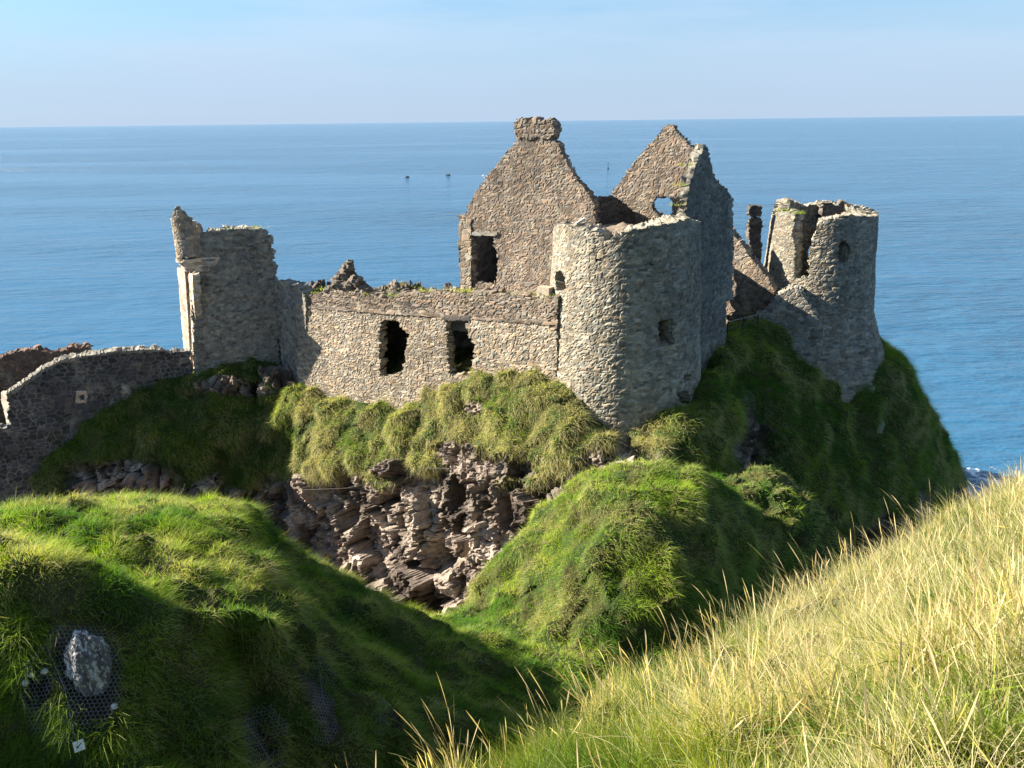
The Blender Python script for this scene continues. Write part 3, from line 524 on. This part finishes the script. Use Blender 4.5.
# stub wall at its foot
sw = Plane(dirpt(752, 56.5), dirpt(806, 55.2)); stb = empty('stub_wall', (*dirpt(780, 56), -16), 'stepped broken wall stub leaning on the foot of the right tower', 'wall')
masonry('wall', stb, sw.map, sw.poly([(757, 315), (766, 311), (773, 303), (780, 294), (790, 288), (800, 290), (806, 300), (822, 325), (822, 380), (757, 350)]), 1.4, seed=36, size=(.4, .26), pal='grey')
masonry('pier', stb, sw.map, sw.poly([(746, 318), (752, 315), (756, 320), (756, 345), (746, 345)]), .6, seed=37, size=(.5, .3), pal='warm')

# gatehouse ------------------------------------------------------
gA = dirpt(192.5, 59.0); gB = dirpt(276, 60.4); gp = Plane(gA, gB)
gt = empty('gatehouse_tower', (*gA, -17), 'tall shaded gatehouse tower with corbelled corner turret at the left end of the ruin', 'castle gatehouse')
gpoly = [(190, 262), (190, 232), (205, 235), (207, 231), (232, 230), (245, 229), (258, 229), (259, 232), (265, 232), (266, 237), (271, 238), (271, 247), (268, 250), (274, 254), (272, 262), (276, 266), (274, 276), (277, 280), (280, 400), (245, 405), (196, 400)]
masonry('wall', gt, gp.map, gp.poly(gpoly), 1.6, seed=41, size=(.31, .19), pal='grey', relief=.06)
lp = Plane(dirpt(179, 63), gA + gp.n * .06)
masonry('gate_jamb', gt, lp.map, lp.poly([(177, 268), (184.5, 268), (191.5, 374), (186, 376)]), .5, seed=42, size=(.5, .35), pal='dressed', relief=.02, rag=.1, mat=DRESSED, label='pale dressed outer jamb of the gate')
lq = Plane(lp.A - lp.n * .25, lp.A - lp.n * .25 + lp.d * lp.L)
masonry('gate_recess', gt, lq.map, lq.poly([(184, 268), (191, 268), (197, 374), (190, 374)]), .4, seed=47, size=(.5, .35), pal='brown', relief=.02, rag=.1, label='dark reddish recess between the jambs')
masonry('gate_jamb', gt, lp.map, lp.poly([(188.5, 274), (192.5, 274), (198.5, 372), (194, 374)]), .5, seed=43, size=(.5, .3), pal='dressed', relief=.03, rag=.1, mat=DRESSED, label='pale dressed corner quoins of the gatehouse')
bc = dirpt(189.0, 59.6, 240); cb = Cyl(bc, 1.02); fb = pi * 1.02
zb = at(191, 258, 59.0)[2]; zt_ = at(185, 207, 59.0)[2]
masonry('corner_turret', gt, cb.map, [(-fb, zb), (fb, zb), (fb, zt_ - 1.2), (fb * .6, zt_ - 1.5), (fb * .33, zt_ - 1.9), (.75, zt_ - 1.8), (.55, zt_ - 1.0), (.2, zt_ - .7), (-.1, zt_ - .25), (-.5, zt_), (-.75, zt_ - .1), (-1.0, zt_ - .7), (-fb * .6, zt_ - 1.0), (-fb, zt_ - 1.1)], .32, seed=44, size=(.36, .26), pal='warm', relief=.05)
for i_, (z0, rr) in enumerate(((zb - .02, 1.06), (zb - .26, .92), (zb - .50, .78), (zb - .74, .62))):
    cc_ = Cyl(bc, rr); f_ = pi * rr; masonry('corbel_ring', gt, cc_.map, [(-f_, z0 - .22), (f_, z0 - .22), (f_, z0), (-f_, z0)], rr * .8, seed=45 + i_, size=(.6, .5), res=.08, pal='dressed', relief=.02, rag=0, mat=DRESSED)
cg = Plane(gA + gp.n * .12, gA + gp.n * .12 + gp.d * gp.L)
for i_ in range(4): masonry('corbel_course', gt, cg.map, [(.5, zb - .26 * i_ - .2), (2.3 - .25 * i_, zb - .26 * i_ - .2), (2.3 - .25 * i_, zb - .26 * i_), (.5, zb - .26 * i_)], .2, seed=48 + i_, res=.08, size=(.6, .5), pal='dressed', relief=.02, rag=.2, mat=DRESSED)
g2_ = Plane(gB + np.array([-.1, .1]), PA + np.array([.25, -.1])); masonry('link_wall', gt, g2_.map, g2_.poly([(272, 284), (283, 281), (296, 285), (303, 292), (306, 300), (304, 440), (272, 440)]), .9, seed=49, size=(.36, .25), pal='grey')

# walls to the mainland at the left ----------------------------------
ew = Plane(dirpt(2, 54.6), dirpt(190, 59.2)); en = empty('enclosure_wall', (*dirpt(80, 48), -17), 'shaded dark basalt wall with mortared coping and tiny pale window at far left', 'wall')
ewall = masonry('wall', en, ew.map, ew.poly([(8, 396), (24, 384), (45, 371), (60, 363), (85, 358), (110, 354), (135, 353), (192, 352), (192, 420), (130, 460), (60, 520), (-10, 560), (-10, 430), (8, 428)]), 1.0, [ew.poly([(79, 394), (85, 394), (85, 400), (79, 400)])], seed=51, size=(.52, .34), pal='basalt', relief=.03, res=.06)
ewc = Plane(ew.A + ew.n * .08, ew.A + ew.n * .08 + ew.d * ew.L)
masonry('coping', ewall, ewc.map, ewc.poly([(6, 394), (24, 381.5), (45, 368.5), (60, 360.5), (85, 355.5), (110, 351.5), (135, 350.5), (160, 350), (160, 352.6), (135, 353.1), (110, 354.3), (85, 358.3), (60, 363.8), (45, 372.3), (24, 385.5), (8, 397.8)]), 1.2, seed=52, size=(.35, .3), pal='grey', relief=.03, rag=.3)
fr = masonry('window_surround', ewall, ewc.map, ewc.poly([(76, 391), (87, 391), (87, 403), (76, 403)]), .25, [ewc.poly([(79.5, 394.5), (84.5, 394.5), (84.5, 400), (79.5, 400)])], seed=53, res=.06, size=(.4, .3), pal='dressed', relief=.02, rag=.1, mat=DRESSED, hrag=0)
masonry('blocked_window', ewall, ewc.map, ewc.poly([(122, 384), (132, 384), (130, 394), (123, 394)]), .15, seed=54, size=(.3, .25), pal='grey', relief=.02, rag=.5)
je = Plane(dirpt(-1, 55.8), dirpt(9, 54.6) + ew.n * .1); masonry('end_jamb', en, je.map, je.poly([(1, 392), (9, 395), (11, 428), (8, 428), (1, 400)]), .4, seed=55, size=(.4, .3), pal='dressed', relief=.02, rag=.1, mat=DRESSED)
lw = Plane(dirpt(-60, 62), dirpt(90, 64)); lo = empty('far_boundary_wall', (*dirpt(20, 58), -18), 'brown shaded boundary wall standing farther back behind the enclosure wall', 'wall')
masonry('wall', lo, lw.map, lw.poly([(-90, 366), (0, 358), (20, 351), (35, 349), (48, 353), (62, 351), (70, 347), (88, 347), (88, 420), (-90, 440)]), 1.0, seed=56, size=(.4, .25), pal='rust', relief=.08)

# ------------------------------------------------------------------ grass
def scatter(S, n, dens):                                    # dens: (nv,nu) weights
    P = S['P']; a = np.linalg.norm(np.cross(P[1:, :-1] - P[:-1, :-1], P[:-1, 1:] - P[:-1, :-1]), axis=-1); w = a * dens[:-1, :-1]; w = w.ravel(); w /= w.sum()
    k = rng.choice(len(w), n, p=w); i, j = np.divmod(k, P.shape[1] - 1); a, b = rng.random(n)[:, None], rng.random(n)[:, None]
    f = lambda X: X[i, j] * (1 - a) * (1 - b) + X[i + 1, j] * a * (1 - b) + X[i, j + 1] * (1 - a) * b + X[i + 1, j + 1] * a * b
    return f(P), f(S['n']), (i, j)
WINDV = np.array([.75, -.25, 0])
def blades(name, P, n, Ln, wd, colA, colB, seg=2, droop=.5, up=.6, spread=.35, label='', tipc=1.15, prof=None, wind=None, clump=0.0, downk=.9):
    N_ = len(P); Z = np.array([0, 0, 1.]); g = rng.normal(size=(N_, 3)) * spread; g[:, 2] *= .3
    down_ = n * n[:, 2:3] - Z; dir_ = Z * up + n * (1 - up) + g; dir_ /= np.linalg.norm(dir_, axis=1, keepdims=True)
    wind = np.array(WINDV if wind is None else wind) + clump * np.stack([fbm(P * 1.6, 2, 301), fbm(P * 1.6 + 30, 2, 302), P[:, 2] * 0], 1)
    bend = down_ * downk + wind * .35 + rng.normal(size=(N_, 3)) * .35 + np.array([0, 0, -.35]); L_ = Ln[:, None]
    side = np.cross(dir_, rng.normal(size=(N_, 3))); side /= np.linalg.norm(side, axis=1, keepdims=True)
    prof = prof if prof is not None else np.linspace(1, .12, seg + 1); rows = []; cols = []
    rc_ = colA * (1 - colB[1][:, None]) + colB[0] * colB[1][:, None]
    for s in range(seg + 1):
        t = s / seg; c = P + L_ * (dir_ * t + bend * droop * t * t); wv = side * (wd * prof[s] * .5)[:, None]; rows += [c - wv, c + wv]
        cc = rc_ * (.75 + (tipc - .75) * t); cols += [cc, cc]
    V = np.stack(rows, 1); C_ = np.stack(cols, 1); b = (np.arange(N_) * 2 * (seg + 1))[:, None]
    Fs = np.concatenate([b + np.array([[2 * s, 2 * s + 1, 2 * s + 3, 2 * s + 2]]) for s in range(seg)], 0)
    o = mesh_np(name, V.reshape(-1, 3), Fs, GRASS, col=C_.reshape(-1, 3), smooth=True); tag(o, label, 'grass', kind='stuff'); return o
G1 = np.array([.065, .155, .013]); G2 = np.array([.24, .32, .03]); STRAW = np.array([.56, .48, .27]); DRY = np.array([.36, .26, .15])
def cmix(P, n, seed, straw=.3, sc=.5, slope=0.0, tid=None):
    k = sstep(-.35, .45, fbm(P * sc, 3, seed)); 
    if tid is not None: k = np.clip(k * .6 + .7 * (tid - .3), 0, 1)
    k = k[:, None]; base = G1 * (1 - k) + G2 * k; base = base * (.7 + .6 * rng.random(len(P)))[:, None]
    s = np.clip(straw + .7 * fbm(P * sc * .8 + 9, 3, seed + 2) + slope * (1 - n[:, 2]) + (0 if tid is None else .5 * (tid - .5)), 0, 1); pick_ = (rng.random(len(P)) < s).astype(float) * (.45 + .55 * rng.random(len(P))); return base, (STRAW * .85, pick_)
def in_frame(S):
    px, py, D = project(S['P']); return ((px > -140) & (px < 1164) & (py > -50) & (py < 900) & (D > 0)).astype(float)
def turf(S, n, label, seed, straw, sc, Lr, wd, slope=0, w=None, droop=.7, up=.35, extra=1.0):
    return turf_(S, n, label, seed, straw, sc, Lr, wd, slope, w, droop, up, extra)
def turf_(S, n, label, seed, straw, sc, Lr, wd, slope=0, w=None, droop=.7, up=.35, extra=1.0):
    dens = np.clip(1 - S['R'], 0, 1) ** 2 * in_frame(S) * (w if w is not None else 1) * (.35 + sstep(.95, .35, S['tus']))
    P_, n_, ij = scatter(S, n, dens); bA, bB = cmix(P_, n_, seed, straw(P_) if callable(straw) else straw, sc, slope, S['tid'][ij]); bA = bA * extra; ln = (Lr[0] + Lr[1] * rng.random(n)) * (.55 + .9 * sstep(.9, .2, S['tus'][ij]))
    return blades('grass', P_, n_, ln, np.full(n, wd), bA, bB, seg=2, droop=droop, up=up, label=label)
nv_ = rock_s['nv']; w = np.ones((nv_, rock_s['nu'])); w[int(nv_ * .80):] = 0; w[int(nv_ * .66):int(nv_ * .80)] = .25
turf(rock_s, 290000, 'shaggy yellow-green grass tussocks hanging over the brow of the castle rock', 91, lambda P: .10 + .62 * sstep(-17, -14.5, P[:, 0]) * sstep(9.5, 7.0, P[:, 0]), .45, (.15, .26), .026, .35, w, .9, .3, 1.05)  # straw share drops on both flanks, painting their shade into the grass colour
turf(mound_s, 230000, 'thick green grass covering the rounded middle mound', 92, .30, .5, (.12, .20), .017, 0, None, .85, .35, 1.45)
turf(sh_s, 30000, 'tufted grass on the small shoulder behind the middle mound', 93, .45, .6, (.10, .18), .026, 0, None, .7, .35, 1.5)
D_ = project(left_s['P'])[2]; w = 14 / np.maximum(D_, 6)
turf(left_s, 300000, 'long soft green grass on the left hillside', 94, .22, .55, (.11, .26), .012, 0, w, .65, .45, 1.2)
# near right slope
D_ = project(right_s['P'])[2]; wr = in_frame(right_s) * (6 / np.maximum(D_, 2.0)) ** 1.3
n = 280000; P_, n_, ij = scatter(right_s, n, wr * (.45 + sstep(.95, .35, right_s['tus']))); qx, qy, qD = project(P_)
gz = np.clip(1.5 * np.exp(-((qx - 610) / 190) ** 2 - ((qy - 800) / 62) ** 2), 0, 1) + .75 * np.exp(-((qx - 1000) / 110) ** 2 - ((qy - 745) / 60) ** 2) + .35 * sstep(.1, .5, fbm(P_ * 1.0, 2, 5))
bA, bB = cmix(P_, n_, 95, .76, .9, 0, right_s['tid'][ij]); bA = bA * np.array([1.1, .9, 1.0]) * (.6 + .8 * rng.random(n) ** 1.5)[:, None]; bB = (np.array([.64, .56, .36]), bB[1] * (rng.random(n) > gz * .97))
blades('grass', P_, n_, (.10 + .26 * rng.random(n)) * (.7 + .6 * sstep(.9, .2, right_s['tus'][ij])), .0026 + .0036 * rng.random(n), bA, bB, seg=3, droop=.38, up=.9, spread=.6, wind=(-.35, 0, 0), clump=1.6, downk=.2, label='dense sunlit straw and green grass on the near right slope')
n = 5000; P_, n_, ij = scatter(right_s, n, wr * (.05 + sstep(.0, .5, fbm(right_s['P'] * .8, 2, 71)))); bA, bB = cmix(P_, n_, 97, .25, .9); blades('grass', P_, n_, .16 + .30 * rng.random(n), .006 + .006 * rng.random(n), bA * .9, bB, seg=4, droop=.8, up=.6, spread=.5, wind=(-.5, 0, 0), label='broad green blades among the straw on the near right slope')
n = 10000; P_, n_, ij = scatter(right_s, n, wr * (.12 + sstep(-.1, .45, fbm(right_s['P'] * .9, 2, 61))) * (1 - np.clip(1.5 * np.exp(-((project(right_s['P'])[0] - 610) / 190) ** 2 - ((project(right_s['P'])[1] - 800) / 62) ** 2), 0, .97))); 
blades('seed_stems', P_, n_, .26 + .36 * rng.random(n) ** 1.5, .0022 + .0012 * rng.random(n), np.tile(STRAW * 1.2, (n, 1)), (DRY * 1.2, rng.random(n)), seg=7, droop=.16, up=.95, spread=.3, clump=.6, downk=.2, wind=(-1.0, .2, .2), prof=np.array([.8, .7, .6, .55, .5, 2.0, 2.6, .4]), label='tall dry grass stems with seed heads on the near right slope')
# long stems standing up along the crest of the near slope
T_ = []
for (px, py, Yd) in [(318, 770, 4.3), (395, 765, 4.6), (420, 756, 4.8), (455, 748, 5.0), (480, 742, 5.1), (520, 728, 5.3), (555, 715, 5.5), (575, 705, 5.7), (598, 694, 5.9), (612, 690, 6.0), (635, 676, 6.3), (655, 668, 6.5), (690, 650, 6.9), (712, 640, 7.1), (742, 628, 7.5), (765, 612, 7.8), (790, 600, 8.1), (812, 588, 8.5), (860, 566, 9.1), (905, 545, 9.7), (930, 530, 10.1)]:
    k = rng.integers(5, 13); T_.append(np.stack([px + rng.normal(size=k) * 13, py + 7 + rng.normal(size=k) * 9], 1))
T_ = np.concatenate(T_); px, py, D_ = project(right_s['P']); ok = (D_ > 1) & (np.arange(D_.shape[0])[:, None] < D_.shape[0] * .62); P2 = right_s['P'].reshape(-1, 3); N2 = right_s['n'].reshape(-1, 3)
ix = np.array([np.argmin(np.where(ok, (px - t[0]) ** 2 + (py - t[1]) ** 2, 1e9)) for t in T_]); T_ = P2[ix]; nn = N2; n = len(T_)
blades('seed_stems', T_, nn[ix], .34 + .48 * rng.random(n), .0036 + .001 * rng.random(n), np.tile(STRAW * .9, (n, 1)), (DRY, rng.random(n)), seg=9, droop=.22, up=.95, spread=.2, wind=(-1.8, .2, .3), prof=np.array([.8, .75, .7, .6, .55, .5, .5, 2.2, 2.6, .4]), label='long seed stems standing above the crest of the near slope')
# grass and weeds rooted on the masonry
def tufts(plane, pts, n, L0, seedc, wob=.35):
    out = []
    for (px, py) in pts: 
        u, z = plane.uz(px, py); q = plane.map(u + rng.normal(size=n) * wob, np.full(n, z - .06), -rng.random(n) * .9); out.append(q)
    return np.concatenate(out)
tp = np.concatenate([tufts(w1b, [(312, 293), (328, 291), (360, 294), (398, 297), (430, 293), (462, 292), (482, 296), (508, 297), (530, 297), (548, 297)], 240, .2, 1, .8), tufts(ou, [(734, 238)], 10, .2, 2),
    np.stack([c2.map(*(lambda u, k: (u + rng.normal(size=k) * .35, np.full(k, c2.uz(784, 213)[1]) + .0, -rng.random(k) * 1.0))(c2.uz(px, 213)[0], 420)) for px in (777, 784, 791)]).reshape(-1, 3),
    tufts(gp, [(255, 228), (230, 230)], 60, .2, 3), tufts(s1, [(684, 205), (686, 185), (692, 165)], 40, .2, 4, .15)])
n = len(tp); bA, bB = cmix(tp, np.tile([0, 0, 1.], (n, 1)), 99, .35, .8)
blades('wall_grass', tp, np.tile([0, 0, 1.], (n, 1)), .10 + .22 * rng.random(n), np.full(n, .035), bA, bB, seg=2, droop=.5, up=.8, spread=.5, label='tufts of grass rooted on the ruined wall tops')

# ------------------------------------------------------------------ small things
def tube_mesh(segs, r, k=4):                               # list of (a, b) segments -> verts, quads
    V, Fq = [], []
    for a, b in segs:
        a, b = np.array(a, float), np.array(b, float); t = b - a; t /= np.linalg.norm(t) + 1e-9; x = np.cross(t, [0, 0, 1.] if abs(t[2]) < .9 else [1., 0, 0]); x /= np.linalg.norm(x); y = np.cross(t, x); o = len(V)
        for c in (a, b):
            for i in range(k): V.append(c + r * (cos(2 * pi * i / k) * x + sin(2 * pi * i / k) * y))
        for i in range(k): Fq.append([o + i, o + (i + 1) % k, o + k + (i + 1) % k, o + k + i])
    return np.array(V), np.array(Fq)
def tube(name, segs, r, mat, root=None, k=4):
    V, Fq = tube_mesh(segs, r, k); o = mesh_np(name, V, Fq, mat); 
    if root is not None: adopt(root, o)
    return o
def boulder(name, c, rad, seed, mat, colr, nu=36, nv=22, root=None, amp=.3, lich=0.0):
    th, ph = np.meshgrid(np.linspace(0, 2 * pi, nu), np.linspace(.001, pi - .001, nv)); d = np.stack([np.sin(ph) * np.cos(th), np.sin(ph) * np.sin(th), np.cos(ph)], -1)
    q = d * 1.4 + seed * 7.3; f = vor3(q * 1.3, seed); r = (1 + amp * (f[2] - .5) * 1.2 + amp * f[3] * .9 + amp * .7 * fbm(q * 1.5, 3, seed)) if not lich else 1 + amp * (1.3 * fbm(q * .9, 4, seed, .6) + .8 * (.55 - f[0]) * (q[..., 2] * 0 + 1)); P = np.array(c) + d * r[..., None] * np.array(rad)
    cc = np.array(colr) * (.6 + .7 * vnoise(q * 3, seed))[..., None]; lk = (lich * sstep(.06, .16, fbm(q * 7.5, 4, seed + 2, .65) + .25 * fbm(q * 1.5, 2, seed + 6)))[..., None]; cc = cc * (1 - lk) + np.array([.40, .41, .41]) * lk; P = P + d * (.03 * lich * fbm(q * 9, 4, seed, .6))[..., None]; o = mesh_np(name, P, grid_faces(nv, nu), mat, col=cc.reshape(-1, 3), smooth=False)
    if root is not None: adopt(root, o)
    return o
def surf_pick(S, px, py):                                  # nearest point of a sheet under an image position
    qx, qy, D = project(S['P']); d = (qx - px) ** 2 + (qy - py) ** 2; m = d < d.min() + 9; D2 = np.where(m, D, 1e9); k = np.unravel_index(np.argmin(D2), D2.shape); return S['P'][k], S['n'][k]
def netting(px, py, w, h, rot, label, cell=.085, root_name='wire_netting', line=None):
    c, nrm = surf_pick(left_s, px, py); nrm = nrm * .6 + np.array([.25, -.6, .35]); nrm /= np.linalg.norm(nrm); up = np.array([0, 0, 1.]) - nrm * nrm[2]; up /= np.linalg.norm(up); rt = np.cross(up, nrm); a = radians(rot); X = rt * cos(a) + up * sin(a); Y = -rt * sin(a) + up * cos(a)
    P = left_s['P'].reshape(-1, 3); m = np.linalg.norm(P - c, axis=1) < max(w, h) * 1.1; P = P[m] - c; S2 = np.stack([P @ X, P @ Y, P @ nrm], 1); e = cell / 3 ** .5; pts = {}; segs = []
    def height(u, v):
        d = (S2[:, 0] - u) ** 2 + (S2[:, 1] - v) ** 2; k = np.argsort(d)[:6]; return np.percentile(S2[k, 2], 80) + .055
    def pt(u, v):
        key = (round(u, 3), round(v, 3))
        if key not in pts:
            pts[key] = c + X * u + Y * v + nrm * height(u, v)
        return pts[key]
    rows = int(h / (1.5 * e)); colsn = int(w / cell)
    for r_ in range(-rows // 2, rows // 2):
        for q_ in range(-colsn // 2, colsn // 2):
            u = (q_ + .5 * (r_ & 1)) * cell; v = r_ * 1.5 * e
            if (u / (w / 2)) ** 2 + (v / (h / 2)) ** 2 > 1: continue
            cs = [(u + e * sin(radians(60 * k)), v + e * cos(radians(60 * k))) for k in range(6)]
            for k in (0, 1, 2): segs.append((pt(*cs[k]), pt(*cs[(k + 1) % 6])))
    rt_ = empty(root_name, tuple(c), label, 'wire netting', 'rockfall netting pinned on the left hillside')
    tube('mesh_wire', segs, .0048, WIRE, rt_, 3)
    top = [pt(u, h * .35) for u in np.linspace(-w * .3, w * .3, 5)]; tube('tie_cable', [(pt(-w * .28, h * .30), pt(-w * .05, -h * .05)), (pt(-w * .05, -h * .05), pt(w * .1, -h * .44))], .006, WIRE, rt_, 5)
    return rt_
netting(74, 682, 1.9, 2.3, -12, 'wire netting over the lichened grey rock at the lower left of the hillside')
netting(262, 738, 1.25, 1.5, -20, 'wire netting over dark bare rock at the bottom edge of the left hillside')
netting(325, 692, .85, 2.4, -28, 'long narrow bluish wire netting running down the gully of the left hillside')
netting(383, 712, .45, 1.3, -28, 'smallest strip of wire netting, just above the near grass stems')
c_, n_ = surf_pick(left_s, 88, 672); ro = boulder('lichened_boulder', c_ + np.array([.0, .10, -.05]), (.40, .36, .78), 5, STONE, (.11, .11, .115), 150, 110, None, .30, 1.0); tag(ro, 'grey lichened boulder bulging under the wire netting', 'boulder', kind='thing')
lab = ['pale stone caught in the netting, lowest of the three left of the grey boulder', 'pale stone caught in the netting between two others left of the grey boulder', 'pale stone caught in the netting, highest of the three left of the grey boulder', 'pale stone at the foot of the grey boulder above the white plate', 'small pale stone beside the lower right edge of the grey boulder']
for i, (px, py, r_) in enumerate(((27, 684, .075), (33, 677, .06), (44, 670, .075), (62, 722, .06), (112, 706, .07))):
    c_, n_ = surf_pick(left_s, px, py); tag(boulder('pale_stone', c_ + n_ * .01, (r_ * 1.0, r_ * .8, r_ * .8), 11 + i, DRESSED, (.5, .5, .48), 16, 10), lab[i], 'stone', 'pale stones caught under the netting', 'thing')
# white marker plate with a dark arrow
c_, n_ = surf_pick(left_s, 83, 744); c_ = c_ + np.array([.03, -.10, .05]); pe = empty('anchor_plate', tuple(c_), 'square white metal plate with a dark arrow below the netted boulder', 'marker plate')
def box(name, c, X, Y, Z, hx, hy, hz, mat, root):
    V = [np.array(c) + X * sx * hx + Y * sy * hy + Z * sz * hz for sx in (-1, 1) for sy in (-1, 1) for sz in (-1, 1)]; Fq = [[0, 1, 3, 2], [4, 6, 7, 5], [0, 4, 5, 1], [2, 3, 7, 6], [0, 2, 6, 4], [1, 5, 7, 3]]
    o = mesh_np(name, np.array(V), np.array(Fq), mat, smooth=False); return adopt(root, o) if root is not None else o
Zp = np.array([.35, -.8, .5]); Zp /= np.linalg.norm(Zp); Xp = np.cross([0, 0, 1.], Zp); Xp = Xp / np.linalg.norm(Xp); Xp = Xp if Xp[0] > 0 else -Xp; Yp = np.cross(Zp, Xp); Xr = Xp * cos(.12) + Yp * sin(.12); Yr = np.cross(Zp, Xr)
box('plate', c_, Xr, Yr, Zp, .095, .10, .006, WHITE, pe)
ar = [(-.05, -.02), (-.01, -.045), (-.012, -.018), (.055, .03), (.045, .045), (-.02, 0.0), (-.022, .022)]
V = [c_ + Zp * .0085 + Xr * a + Yr * b for a, b in ar]; bm_ = bpy.data.meshes.new('arrow_mark'); bm_.from_pydata([tuple(v) for v in V], [], [list(range(len(V)))]); bm_.materials.append(BLACKP); ao = bpy.data.objects.new('arrow_mark', bm_); COL.objects.link(ao); adopt(pe, ao)
# stack of loose stones on the curtain wall, and a dressed block
u0_, z0_ = w1b.uz(341, 292); sk = empty('rubble_stack', w1b.map(np.array(u0_), np.array(z0_), np.array(-.5)), 'dark jagged stack of loose stones standing on top of the curtain wall', 'masonry stack')
for i, (px, py, rx, rz_) in enumerate(((330, 291, .55, .30), (345, 289, .75, .38), (357, 292, .45, .28), (336, 282, .6, .28), (350, 282, .42, .26), (341, 276, .52, .26), (343, 269, .34, .28), (339, 271, .26, .16), (344, 264, .20, .15))):
    u, z = w1b.uz(px, py); p = w1b.map(np.array(u), np.array(z), np.array(-.55)); boulder('stone', p, (rx * 1.25, .5, rz_ * 1.35), 21 + i, STONE, (.13, .11, .09), 18, 12, sk, .5)
u0_, z0_ = w1b.uz(540, 293); dp = w1b.map(np.array(u0_), np.array(z0_), np.array(-.6)); db = box('fallen_block', dp, np.array([w1.d[0], w1.d[1], 0]), np.array([-w1.d[1], w1.d[0], 0]), np.array([0, 0, 1.]), .42, .3, .27, DRESSED, None)
tag(db, 'squared pale block lying on the curtain wall beside the large round tower', 'stone block', kind='thing')
me = db.data; a = me.color_attributes.new('col', 'FLOAT_COLOR', 'POINT'); a.data.foreach_set('color', np.tile([.33, .28, .22, 1], len(me.vertices)).astype(np.float32))
# slanting slab on the rim of the round tower
u_2, z_2 = c1.uz(574, 224); tp2 = c1.map(np.array(u_2), np.array(z_2 + .12), np.array(-.5)); sl = box('loose_slab', tp2, np.array([.85, 0, .5]), np.array([0, 1., 0]), np.array([-.5, 0, .85]), .28, .2, .06, DRESSED, None); tag(sl, 'pale slab tilted on the left rim of the large round tower', 'stone slab', kind='thing')
me = sl.data; a = me.color_attributes.new('col', 'FLOAT_COLOR', 'POINT'); a.data.foreach_set('color', np.tile([.36, .33, .27, 1], len(me.vertices)).astype(np.float32))
# railing by the path between manor and right tower
ra, rb_ = at(727, 338, 52.3), at(757, 330, 54.4); rr_ = empty('path_railing', tuple(ra), 'thin dark metal railing across the path between the manor wall and the right tower', 'railing')
up_ = np.array([0, 0, 1.15])
for t in (0, .5, 1): p = ra * (1 - t) + rb_ * t; tube('post', [(p - up_ * .3, p + up_)], .045, IRON, rr_, 8)
for hh in (1.12, .6): tube('rail', [(ra + up_ / 1.15 * hh, rb_ + up_ / 1.15 * hh)], .022, WIRE if hh > 1 else IRON, rr_, 6)
# safety cable strung along the cliff under the curtain wall
pts = [(300, 492), (345, 488), (372, 482), (398, 484), (425, 470), (470, 466), (520, 462), (560, 462), (600, 456)]; Q = []
for px, py in pts: p, n_ = surf_pick(rock_s, px, py); Q.append(p + np.array([0, -.25, .1]))
tag(tube('safety_cable', list(zip(Q[:-1], Q[1:])), .013, IRON, None, 6), 'thin steel cable strung across the cliff face below the curtain wall', 'cable', kind='thing')
# skerries and a marker far out
for i, (px, py, r_) in enumerate(((407, 177.5, 1.1), (448, 175.5, 1.0))):
    r = ray(px, py); p = r * (SEA / r[2]); tag(boulder('sea_rock', p, (r_ * 1.5, r_, r_ * .95), 71 + i, STONE, (.07, .06, .06), 20, 12), ['low brown rock breaking the sea, left of the pair', 'pointed dark rock breaking the sea, nearer the tall chimney gable'][i], 'rock', 'rocks breaking the sea surface', 'thing')
r = ray(608, 168.5); p = r * (SEA / r[2]); by = empty('marker_buoy', tuple(p), 'tiny dark upright marker buoy far out between the two gables', 'buoy')
tube('pole', [(p, p + np.array([0, 0, 5.0]))], .14, IRON, by, 8); boulder('float', p, (1.0, 1.0, .7), 75, IRON, (.05, .05, .05), 16, 10, by, .05)
# gull on the shoulder of the chimney gable
u_, z_ = g1.uz(484, 181.5); gp_ = g1.map(np.array(u_), np.array(z_ + .22), np.array(-.35)); th = np.linspace(0, 1, 12); rad = .12 * np.sin(pi * np.clip(th, .02, .98)) ** .7 * (1 - .25 * th); 
ax = np.stack([-.25 + .5 * th, 0 * th, .06 - .10 * th], 1); ang = np.linspace(0, 2 * pi, 11); V = np.array([[a + r_ * np.array([0, cos(t), sin(t)]) for t in ang] for a, r_ in zip(ax, rad)]) + gp_
gull = empty('seagull', tuple(gp_), 'white gull perched on the left slope of the chimney gable', 'bird')
adopt(gull, mesh_np('body', V, grid_faces(12, 11), WHITE)); boulder('head', gp_ + np.array([-.24, 0, .13]), (.07, .06, .065), 3, WHITE, (.8, .8, .8), 12, 8, gull, .05); box('beak', gp_ + np.array([-.33, 0, .12]), np.array([1., 0, 0]), np.array([0, 1., 0]), np.array([0, 0, 1.]), .035, .012, .014, plain('beak_yellow', (.6, .45, .05)), gull)
box('wing', gp_ + np.array([.05, -.11, .02]), np.array([.97, 0, -.2]), np.array([0, 1., 0]), np.array([.2, 0, .97]), .19, .012, .06, plain('wing_grey', (.35, .37, .4)), gull); tube('leg', [(gp_ + np.array([0, -.03, -.08]), gp_ + np.array([0, -.03, -.26]))], .009, IRON, gull); tube('leg', [(gp_ + np.array([0, .03, -.08]), gp_ + np.array([0, .03, -.26]))], .009, IRON, gull)
